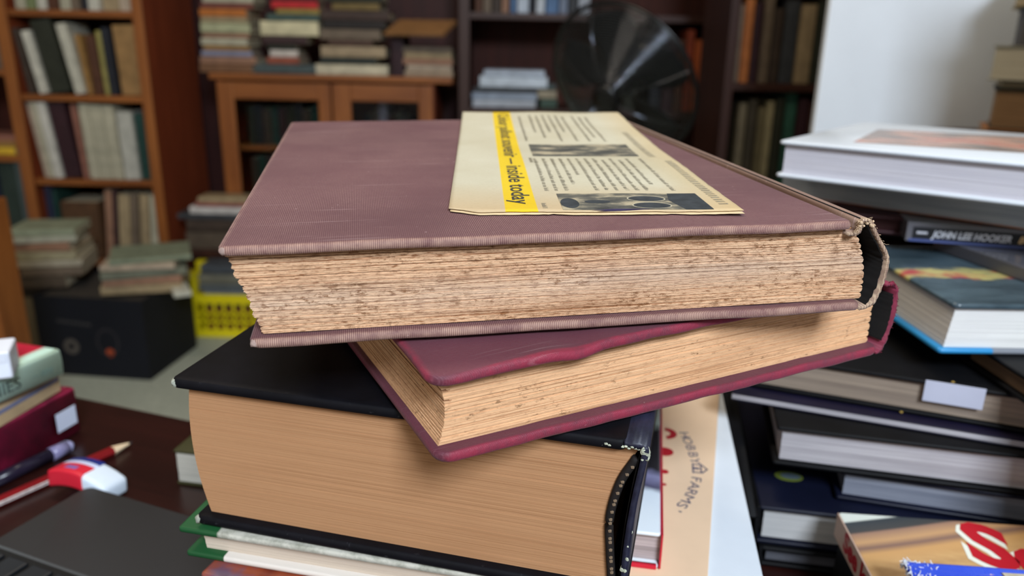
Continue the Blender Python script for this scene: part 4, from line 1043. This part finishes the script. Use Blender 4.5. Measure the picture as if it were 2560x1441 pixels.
world_row(cx0 + .085, CY + .05, .66, [.03, .028, .035, .026, .03, .032, .03, .034, .028], [DK[i % 5] for i in range(9)], [.15, .155, .14, .15, .145, .15, .16, .14, .15], 'on the upper shelf behind the left cabinet door', 'books behind the left glass door')
world_row(cx0 + .085, CY + .05, .42, [.03, .028, .035, .026, .03, .032, .03, .034, .028], [DK[(i + 2) % 5] for i in range(9)], [.19, .2, .195, .18, .2, .19, .195, .2, .18], 'on the middle shelf behind the left cabinet door', 'books behind the left glass door')
world_row(cx0 + .53, CY + .07, .66, [.03, .028, .035, .026, .03, .032], [DK[(i + 1) % 5] if i != 2 else (130, 130, 150) for i in range(6)], [.12, .14, .17, .12, .13, .12], 'on the upper shelf behind the right cabinet door', 'books behind the right glass door')
# stacks on the cabinet
px = lambda n: n * 2.9 / 1950
flat_stack([(500, 632, 170, px(21), (120, 85, 60)), (498, 640, 150, px(18), (150, 112, 90)), (500, 625, 135, px(14), (130, 130, 150)), (505, 618, 122, px(12), (150, 112, 62)), (503, 620, 110, px(18), (178, 172, 150)), (505, 622, 95, px(12), (150, 112, 90)), (500, 622, 75, px(24), (170, 170, 135)), (503, 620, 60, px(14), (160, 140, 108)), (500, 618, 45, px(18), (185, 110, 50)), (500, 630, 30, px(14), (120, 70, 60)), (505, 634, 15, px(20), (178, 172, 150)), (502, 630, 0, px(20), (84, 52, 36))], CY - .01, ct, 'of the left stack on the cabinet', 'left stack on the cabinet')
flat_stack([(636, 790, 170, px(24), (70, 80, 80)), (668, 748, 152, px(16), (150, 80, 60)), (672, 742, 137, px(18), (200, 190, 180)), (668, 740, 122, px(13), (44, 46, 36)), (655, 765, 105, px(20), (60, 40, 40)), (650, 798, 75, px(36), (206, 196, 160)), (665, 795, 48, px(15), (70, 90, 84)), (690, 800, 34, px(13), (150, 130, 70)), (675, 790, 15, px(18), (190, 40, 44)), (660, 790, 0, px(22), (52, 28, 34))], CY, ct, 'of the second stack on the cabinet', 'second stack on the cabinet')
flat_stack([(786, 968, 168, px(26), (196, 186, 160)), (800, 940, 148, px(17), (44, 50, 46)), (800, 962, 128, px(27), (160, 140, 112)), (820, 930, 108, px(14), (84, 60, 50)), (800, 950, 88, px(26), (110, 95, 80)), (805, 960, 65, px(20), (40, 34, 32)), (800, 972, 42, px(24), (66, 50, 44)), (830, 950, 20, px(18), (120, 100, 60)), (815, 955, 0, px(20), (44, 46, 36))], CY, ct, 'of the third stack on the cabinet', 'third stack on the cabinet')
z4 = flat_stack([(1010, 1130, 172, px(15), (160, 140, 118)), (1014, 1126, 158, px(14), (178, 160, 140)), (1008, 1132, 143, px(15), (150, 112, 90)), (1012, 1130, 128, px(14), (160, 140, 108)), (1006, 1128, 113, px(14), (110, 95, 80))], CY, ct, 'of the right hand stack on the cabinet', 'right hand stack on the cabinet')
x0 = at_y(976, 120, CY).x; x1_ = at_y(1008, 120, CY).x
simple_book('stacked_book', 'dark maroon upright album between the third and right hand stacks', tr(x1_, CY + .2, ct) @ UP, .19, .15, x1_ - x0, plain((48, 26, 32), .6))
# tan folder lying aslant on the right-hand stack
a = at_y(928, 62, CY - .02); b = at_y(1142, 62, CY + .06); c = at_y(1105, 118, CY - .05)
fo = empty('card_folder', tr(at_y(1052, 60, CY).x, CY + .01, z4 + .066) @ rotz(R(-13)) @ Matrix.Rotation(R(18), 4, 'X')); tag(fo, 'tan card folder lying aslant on the right hand stack', 'folder')
box('back_leaf', -.115, -.085, -.004, .115, .085, -.001, plain((136, 96, 60), .7), fo, .001); box('front_leaf', -.115, -.088, .003, .11, .082, .0055, plain((158, 112, 68), .7), fo, .001); box('papers', -.11, -.08, -.001, .105, .08, .003, plain((190, 176, 150), .8), fo)

# ---- dark bookcase in the middle
MY = 3.05; mx0 = at_y(1150, 120, MY).x; mx1 = .90
mb = empty('bookcase', tr(mx0, MY, 0)); tag(mb, 'dark brown bookcase standing behind the fan', 'bookcase'); w = mx1 - mx0; D = .36
for a in (0, w - .026): box('side_panel', a, 0, 0, a + .03, D, 2.2, m_dark, mb, .002)
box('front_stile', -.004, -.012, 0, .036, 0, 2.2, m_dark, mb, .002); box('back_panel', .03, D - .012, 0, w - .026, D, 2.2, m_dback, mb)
mz = [CZ + .104, CZ - .242, CZ - .56, CZ + .48]
for z in mz: box('shelf', .03, 0, z - .024, w - .026, D - .012, z, m_darkx, mb, .002)
shelf_row([(1186, 1205, -150, (84, 52, 36), 0), (1206, 1228, -140, (110, 95, 80), 0), (1229, 1252, -150, (66, 54, 46), 0), (1253, 1272, -145, (150, 112, 90), 0), (1276, 1290, -130, (90, 120, 160), 0), (1292, 1322, -140, (190, 200, 215), 0), (1324, 1338, -150, (34, 36, 44), 0), (1340, 1362, -140, (200, 206, 215), 0), (1364, 1396, -135, (90, 120, 160), 0), (1398, 1420, -140, (120, 130, 150), 0), (1422, 1444, -130, (60, 62, 66), 0), (1446, 1476, -140, (170, 175, 185), 0)], 28, MY, mz[0], 'on the upper shelf of the dark bookcase', 'books on the upper shelf of the dark bookcase')
flat_stack([(1180, 1338, 258, px(20), (178, 184, 194)), (1182, 1345, 238, px(17), (150, 162, 180)), (1186, 1346, 220, px(14), (60, 62, 66)), (1200, 1370, 195, px(28), (200, 210, 222)), (1212, 1364, 168, px(15), (184, 194, 210))], MY + .02, mz[1], 'of the magazines in the dark bookcase', 'flat magazines in the dark bookcase')
flat_stack([(1350, 1392, 250, px(24), (70, 90, 80)), (1346, 1394, 226, px(22), (150, 140, 120)), (1352, 1390, 205, px(16), (70, 80, 80))], MY + .03, mz[1], 'of the small pile beside the magazines', 'small pile in the dark bookcase', .14)
shelf_row([(1560, 1590, 90, (44, 46, 36), 0), (1592, 1620, 80, (66, 54, 46), 0), (1622, 1650, 100, (34, 36, 44), 0), (1652, 1680, 90, (52, 28, 34), 0), (1684, 1704, 100, (84, 52, 36), 0), (1706, 1724, 75, (150, 70, 50), 0), (1726, 1748, 100, (180, 90, 48), 0), (1750, 1768, 105, (60, 62, 66), 0), (1770, 1788, 118, (50, 60, 96), 0), (1790, 1802, 120, (130, 140, 150), 0)], 285, MY, mz[1], 'on the middle shelf behind the fan', 'books on the middle shelf behind the fan')

# ---- bookcase in the dark corner at the right
KY = 2.35; kx0 = at_y(1812, 200, KY).x
kb_ = empty('bookcase', tr(kx0, KY, 0)); tag(kb_, 'dark corner bookcase between the fan and the white partition', 'bookcase'); w = .80; D = .34
for a in (0, w - .026): box('side_panel', a, 0, 0, a + .026, D, 2.1, m_dark, kb_, .002)
box('back_panel', .026, D - .012, 0, w - .026, D, 2.1, m_dback, kb_)
kz = [CZ - .10 - .0, CZ - .42, CZ + .20]
for z in kz: box('shelf', .026, 0, z - .022, w - .026, D - .012, z, m_darkx, kb_, .002)
shelf_row([(1842, 1852, 10, (150, 130, 110), 0), (1851, 1874, -5, (170, 100, 50), 0), (1876, 1898, 5, (52, 28, 34), 0), (1900, 1924, -20, (110, 95, 80), 0), (1926, 1952, 20, (66, 54, 46), 0), (1954, 1990, 0, (60, 62, 66), 0), (1992, 2030, 10, (150, 130, 100), 0), (2032, 2070, 0, (44, 46, 36), 0)], 196, KY, kz[0], 'on the upper shelf of the corner bookcase', 'books on the upper shelf of the corner bookcase', cap=kz[2] - .022)
shelf_row([(1836, 1856, 260, (110, 100, 80), 0), (1858, 1880, 250, (66, 60, 50), 0), (1882, 1902, 270, (120, 110, 84), 0), (1904, 1922, 255, (150, 140, 110), 0), (1924, 1946, 248, (44, 46, 36), 0), (1948, 1978, 230, (48, 88, 74), 0), (1980, 2004, 250, (52, 28, 34), 0), (2006, 2040, 260, (70, 44, 36), 0)], 450, KY, kz[1], 'on the lower shelf of the corner bookcase', 'books on the lower shelf of the corner bookcase', cap=kz[0] - .022)

# ---- pedestal fan
FC = at_y(1556, 205, 2.1); nrm = Vector((-.58, -.69, -.44)).normalized()
fan = empty('pedestal_fan', tr(FC.x, FC.y, 0)); tag(fan, 'black pedestal fan with a round wire grille in front of the dark bookcase', 'fan')
FL = tr(-FC.x, -FC.y, 0); F = FL @ frame(FC, Vector((0, 0, 1)).cross(nrm), nrm)       # z of this frame points out of the fan's face
m_wire = plain((120, 123, 130), .11, .05, 30, .5, 1.0); m_fb = plain((14, 14, 16), .3, .2, 30, .5)
FR = .212
def dome(r, dpt): return dpt * (1 - (r / FR) ** 2.4)
def grille(dpt, n, sgn, r_in, rad=.0009):
    bm = bmesh.new()
    for i in range(n):
        r = r_in + (FR - r_in) * i / n
        add_tube(bm, [F @ Vector((r * math.cos(2 * math.pi * k / 80), r * math.sin(2 * math.pi * k / 80), sgn * dome(r, dpt))) for k in range(80)], rad, 6, True)
    for k in range(8):
        a = 2 * math.pi * k / 8 + .2
        add_tube(bm, [F @ Vector(((r_in + (FR - r_in) * j / 10) * math.cos(a), (r_in + (FR - r_in) * j / 10) * math.sin(a), sgn * (dome(r_in + (FR - r_in) * j / 10, dpt) - .002))) for j in range(11)], .0014, 6, caps=False)
    return bm
obj('front_grille', grille(.085, 34, 1, .040), m_wire, fan, True); obj('rear_grille', grille(.08, 22, -1, .05), m_fb, fan, True)
bm = bmesh.new(); add_tube(bm, [F @ Vector((FR * math.cos(2 * math.pi * k / 64), FR * math.sin(2 * math.pi * k / 64), 0)) for k in range(64)], .0055, 8, True); obj('rim', bm, m_fb, fan, True)
bm = bmesh.new(); add_tube(bm, [F @ Vector((0, 0, z)) for z in (.078, .088, .094, .097)], [.038, .038, .034, .012], 28); obj('badge', bm, m_fb, fan, True)
bm = bmesh.new(); add_tube(bm, [F @ Vector((0, 0, z)) for z in (-.02, .02, .045, .05)], [.034, .034, .026, .004], 24); hub = obj('hub', bm, m_fb, fan, True)
m_blade = NT('smoky_blade', .28, .12); m_blade.b.inputs['Transmission Weight'].default_value = .2; m_blade = m_blade.out((.010, .011, .013, 1))
for q in range(5):
    bm = bmesh.new(); A = []
    for j in range(11):
        r = .03 + .16 * j / 10; row = []
        wdt = .30 + .62 * math.sin(math.pi * min(1, .18 + j / 10 * .72)) ** .8
        for i in range(9):
            a = 2 * math.pi * q / 5 + (i / 8 - .35) * wdt * 1.0 + .25 * j / 10
            z = .022 * math.sin((i / 8 - .5) * 2.2) * (1 - .3 * j / 10)
            row.append((Vector((r * math.cos(a), r * math.sin(a), z))))
        A.append(row)
    top = [[bm.verts.new(F @ p) for p in row] for row in A]; bot = [[bm.verts.new(F @ (p + Vector((0, 0, -.002)))) for p in row] for row in A]
    for j in range(10):
        for i in range(8):
            bm.faces.new((top[j][i], top[j][i + 1], top[j + 1][i + 1], top[j + 1][i])); bm.faces.new((bot[j][i], bot[j + 1][i], bot[j + 1][i + 1], bot[j][i + 1]))
        for i in (0, 8): bm.faces.new((top[j][i], top[j + 1][i], bot[j + 1][i], bot[j][i]))
    for j in (0, 10):
        for i in range(8): bm.faces.new((top[j][i], bot[j][i], bot[j][i + 1], top[j][i + 1]))
    obj('blade', bm, m_blade, fan, True)
bm = bmesh.new(); add_tube(bm, [F @ Vector((0, 0, z)) for z in (-.07, -.075, -.15, -.185, -.19)], [.03, .062, .062, .045, .01], 24); obj('motor_housing', bm, m_fb, fan, True)
mp = F @ Vector((0, 0, -.12))
bm = bmesh.new(); add_tube(bm, [(mp.x, mp.y, mp.z - .05), (mp.x, mp.y, .04)], .014, 14); obj('pole', bm, plain((40, 40, 44), .3, .1, 30, .5, .7), fan, True)
bm = bmesh.new(); add_tube(bm, [(mp.x, mp.y, 0), (mp.x, mp.y, .018), (mp.x, mp.y, .04), (mp.x, mp.y, .07)], [.19, .19, .06, .022], 36); obj('base', bm, m_fb, fan, True)

# ---- pile against the white partition at the right edge
SY = 1.45
sx = at_y(2486, 330, SY).x; szt = at_y(2520, 345, SY).z
cbx = empty('side_cabinet', tr(sx - .01, SY - .03, 0)); tag(cbx, 'small dark cabinet carrying the pile at the right edge', 'cabinet')
box('carcass', 0, .016, 0, .42, .20, szt - .02, m_dark, cbx, .003); box('top_panel', -.01, 0, szt - .02, .43, .21, szt, m_darkx, cbx, .003)
dd = box('door', .01, 0, .05, .41, .015, szt - .03, m_dark, cbx, .003); bm = bmesh.new(); add_tube(bm, [(.05, 0, .5), (.05, -.012, .5), (.05, -.02, .5)], [.006, .006, .010], 10); obj('knob', bm, m_fb, dd, True)
z = szt + .0004
def lay(label, uL, T, c, yaw, pages, z, W=.15, L=.25, dx=0):
    xL = at_y(uL, 200, SY).x
    M = tr(xL, SY + .01, z) @ rotz(R(yaw)) @ tr(0, W, 0) @ rotz(-math.pi / 2)
    # pages towards the room: fore-edge at x = 0 end, so turn the book round
    M = tr(xL, SY + .01, z) @ rotz(R(yaw))
    near_book('hardback_book', label, M, L, W, T, plain(c, .6), pages, layers=12); return z + T + .0002
bp2 = paper((176, 160, 132), (140, 124, 100), 500)
z = lay('orange brown book, lowest of the pile by the white partition', 2494, .015, (170, 110, 60), -26, bp2, z)
z = lay('thick dark green book with tan pages by the white partition', 2502, .070, (38, 44, 36), -29, paper((150, 116, 84), (120, 92, 66), 500), z)
z = lay('thin black book in the pile by the white partition', 2510, .015, (36, 34, 34), -27, bp2, z)
z = lay('book with pale pages jutting from the pile by the white partition', 2476, .060, (150, 146, 132), -31, paper((200, 192, 172), (172, 162, 142), 500), z)
z = lay('charcoal book high in the pile by the white partition', 2530, .066, (60, 60, 66), -28, paper((100, 98, 98), (76, 74, 76), 500), z)
z = lay('tan book, top of the pile by the white partition', 2508, .060, (170, 150, 112), -29, bp2, z)

# unseen board added past the right edge; it keeps the daylight off the pile and part of the partition
db = empty('shade_board', tr(.765, 1.00, 0)); tag(db, 'added dark board out of view at the right, shading the partition', 'board')
box('panel', 0, .03, .06, .55, .05, 1.345, m_dark, db, .003); box('frame_rail', 0, .022, 1.30, .55, .03, 1.345, m_darkx, db, .002)
for x in (.02, .49): box('foot', x, -.06, 0, x + .04, .14, .06, m_dark, db, .003)

# ---- boxes, crate and book heaps on the floor at the left
def carton(label, u0, u1, v, vt, Y, c, dp=.3, yaw=0, name='carton'):
    a, b = at_y(u0, v, Y), at_y(u1, v, Y); ztop = at_y((u0 + u1) / 2, vt, Y).z; w = b.x - a.x
    e = empty(name, tr(a.x, Y, 0) @ rotz(R(yaw))); tag(e, label, 'box'); m = plain(c, .75, .12, 6)
    h = max(.05, ztop)
    box('front_side', 0, 0, 0, w, .006, h, m, e); box('rear_side', 0, dp - .006, 0, w, dp, h, m, e)
    for x in (0, w - .006): box('end_side', x, .006, 0, x + .006, dp - .006, h, m, e)
    box('bottom', .006, .006, 0, w - .006, dp - .006, .006, m, e); box('packed_top', .006, .006, h - .03, w - .006, dp - .006, h - .01, plain((60, 54, 48), .9), e)
    return e, w, h
e, w, h = carton('black printed carton full of books on the concrete floor', 112, 392, 935, 742, 2.33, (16, 18, 26), .30, -6)
bm = bmesh.new(); 
def ring(bm, x, z, r, r0, sx=1.0):
    A = []; B = []
    for k in range(25):
        a = 2 * math.pi * k / 24; A.append(bm.verts.new((x + sx * r * math.cos(a), -.0006, z + r * math.sin(a)))); B.append(bm.verts.new((x + sx * r0 * math.cos(a), -.0006, z + r0 * math.sin(a))))
    for k in range(24): bm.faces.new((A[k], A[k + 1], B[k + 1], B[k]))
ring(bm, w * .30, h * .38, .026, .011); obj('ring_print', bm, plain((84, 78, 72), .7), e)
bm = bmesh.new(); ring(bm, w * .655, h * .33, .014, .002); obj('orange_print', bm, plain((168, 72, 40), .7), e)
bm = bmesh.new(); ring(bm, w * .645, h * .46, .046, .041, .8); obj('ring_print', bm, plain((56, 52, 54), .7), e)
for k in range(9): box('line_print', w * .2 + k * .013, -.0008, h * .68 - k * .001, w * .2 + k * .013 + .009, -.0002, h * .68 + .010 - k * .001, plain((60, 58, 58), .7), e)
_, _, h2 = carton('brown carton on the floor left of the black carton', 20, 116, 930, 745, 2.42, (112, 100, 78), .26, 2)
carton('beige carton on the floor between the black carton and the crate', 370, 446, 880, 770, 2.64, (126, 112, 88), .26, 0)
zt_ = .295
FS = [((178, 172, 150), 'pale'), ]
def heap_book(label, u, v, Y, z, L, W, T, c, yaw, tilt=0, pages=None):
    p = at_y(u, v, Y)
    M = tr(p.x, Y + W / 2, z) @ rotz(R(yaw)) @ Matrix.Rotation(R(tilt), 4, 'Y') @ tr(-L / 2, W / 2, 0) @ rotz(-math.pi / 2)
    simple_book('heaped_book', label, M, W, L, T * .97, plain(c, .6, .22, 24), pages, group='heap on the cartons')
    return z + T
z = h + .001
bz = z
for i, (L, W, T, c, yaw) in enumerate([(.24, .19, .030, (160, 140, 108), 14), (.23, .18, .022, (150, 112, 90), 18), (.25, .19, .026, (110, 112, 96), 22), (.22, .17, .018, (178, 160, 140), 12)]):
    bz = heap_book('%s book, %s from the bottom of the heap on the black carton' % (cname(c), ORD[i]), 332, 700, 2.36, bz, L, W, T, c, yaw)
heap_book('dull green book lying across the top of the heap on the black carton', 345, 660, 2.38, bz, .24, .19, .018, (126, 134, 112), 24, 0)
heap_book('white covered book hanging over the right side of the black carton', 436, 745, 2.33, z, .05, .10, .018, (196, 194, 178), 30, 0)
bz = max(h, h2) + .001
for i, (u, L, W, T, c, yaw) in enumerate([(98, .14, .20, .040, (84, 72, 60), 6), (116, .18, .19, .030, (110, 95, 80), 12), (112, .19, .19, .022, (170, 160, 140), 14), (106, .19, .18, .030, (160, 150, 120), 10), (100, .19, .17, .028, (150, 112, 90), 6), (104, .19, .18, .020, (170, 168, 150), 16)]):
    bz = heap_book('%s book, %s from the bottom of the heap by the bookcase' % (cname(c), ORD[i]), u, 700, 2.40, bz, L, W, T, c, yaw)
heap_book('greenish grey book on top of the heap by the bookcase', 92, 600, 2.41, bz, .20, .16, .022, (140, 146, 122), 10)

# yellow crate with lattice sides
a = at_y(462, 850, 2.66); b = at_y(640, 850, 2.66); cwid = b.x - a.x + .10
cr = empty('plastic_crate', tr(a.x, 2.68, 0)); tag(cr, 'bright yellow plastic crate of books on the floor', 'crate')
m_yel = plain((226, 208, 26), .35, .06, 10); chh = .165; ctop = .25
def lattice(name, L, h, M):
    bm = bmesh.new()
    add_box(bm, 0, 0, h - .035, L, .012, h, .002, M=M); add_box(bm, 0, 0, 0, L, .012, .03, .002, M=M); add_box(bm, 0, 0, .03, .04, .010, h - .035, M=M); add_box(bm, L - .04, 0, .03, L, .010, h - .035, M=M)
    n = max(3, int((L - .08) / .034))
    for k in range(1, n): add_box(bm, .04 + (L - .08) * k / n - .005, .002, .03, .04 + (L - .08) * k / n + .005, .008, h - .035, M=M)
    for z in (.055, .085): add_box(bm, .04, .002, z, L - .04, .008, z + .010, M=M)
    return obj(name, bm, m_yel, cr)
lattice('front_side', cwid, chh, tr(0, 0, 0)); lattice('rear_side', cwid, chh, tr(0, .16, 0))
lattice('end_side', .15, chh, tr(.012, .01, 0) @ rotz(math.pi / 2)); lattice('end_side', .15, chh, tr(cwid, .01, 0) @ rotz(math.pi / 2))
for x in (0, cwid - .05):
    for y in (-.001, .14): box('corner_post', x, y, 0, x + .050, y + .033, ctop, m_yel, cr, .004)
box('base', .01, .01, 0, cwid - .01, .16, .008, m_yel, cr)
zc = flat_stack([(516, 640, 820, .05, (120, 60, 30)), (516, 640, 790, .045, (120, 60, 30)), (514, 640, 770, .03, (60, 62, 66)), (512, 640, 752, .030, (130, 134, 140)), (500, 640, 735, .028, (90, 96, 100)), (498, 640, 710, .040, (110, 108, 96)), (502, 640, 685, .034, (70, 74, 80))], 2.716, .009, 'in the yellow crate', 'books in the yellow crate', .105, .001, 0)
# stand with a low pile in front of the cabinet
sy = 2.78; a = at_y(448, 640, sy); b = at_y(620, 640, sy); zs2 = at_y(520, 640, sy).z
stn = empty('stool', tr(a.x, sy + .085, 0)); tag(stn, 'low dark wooden stool behind the crate carrying a small pile', 'stool'); w = b.x - a.x + .05
box('seat', 0, 0, zs2 - .03, w, .105, zs2, m_dark, stn, .004)
for x in (.01, w - .04):
    for y in (.01, .065): box('leg', x, y, 0, x + .03, y + .03, zs2 - .03, m_dark, stn)
flat_stack([(470, 620, 640, .07, (84, 72, 60)), (470, 620, 600, .045, (66, 54, 46)), (446, 622, 568, .022, (60, 62, 66)), (476, 620, 545, .028, (196, 190, 186)), (490, 620, 528, .016, (150, 90, 80)), (496, 620, 514, .020, (160, 140, 108))], sy + .088, zs2, 'of the pile on the low stool', 'pile on the low stool', .095, .001, 0)

# low open rack at the left edge
WY = 1.75; xr = at_y(52, 700, WY + .10).x; ztop = at_y(14, 515, WY).z
rk = empty('book_rack', tr(xr - .55, WY, 0)); tag(rk, 'low orange brown wooden rack cut off by the left edge of the view', 'rack')
for x in (0, .525): box('side_panel', x, 0, 0, x + .025, .10, ztop, m_oak, rk, .003)
for z in (.10, at_y(30, 862, WY).z, ztop - .02): box('shelf', .025, .0, z - .02, .525, .09, z, m_oakx, rk, .002)
box('back_panel',   .025, .09, .08, .525, .10, ztop - .02, m_side, rk)
p = at_y(10, 485, WY)
simple_book('paperback_book', 'white paperback lying on the rack at the left edge', tr(xr - .20, WY + .095, ztop + .0005) @ rotz(R(-90)), .085, .17, .016, plain((200, 200, 204), .6), soft=True)
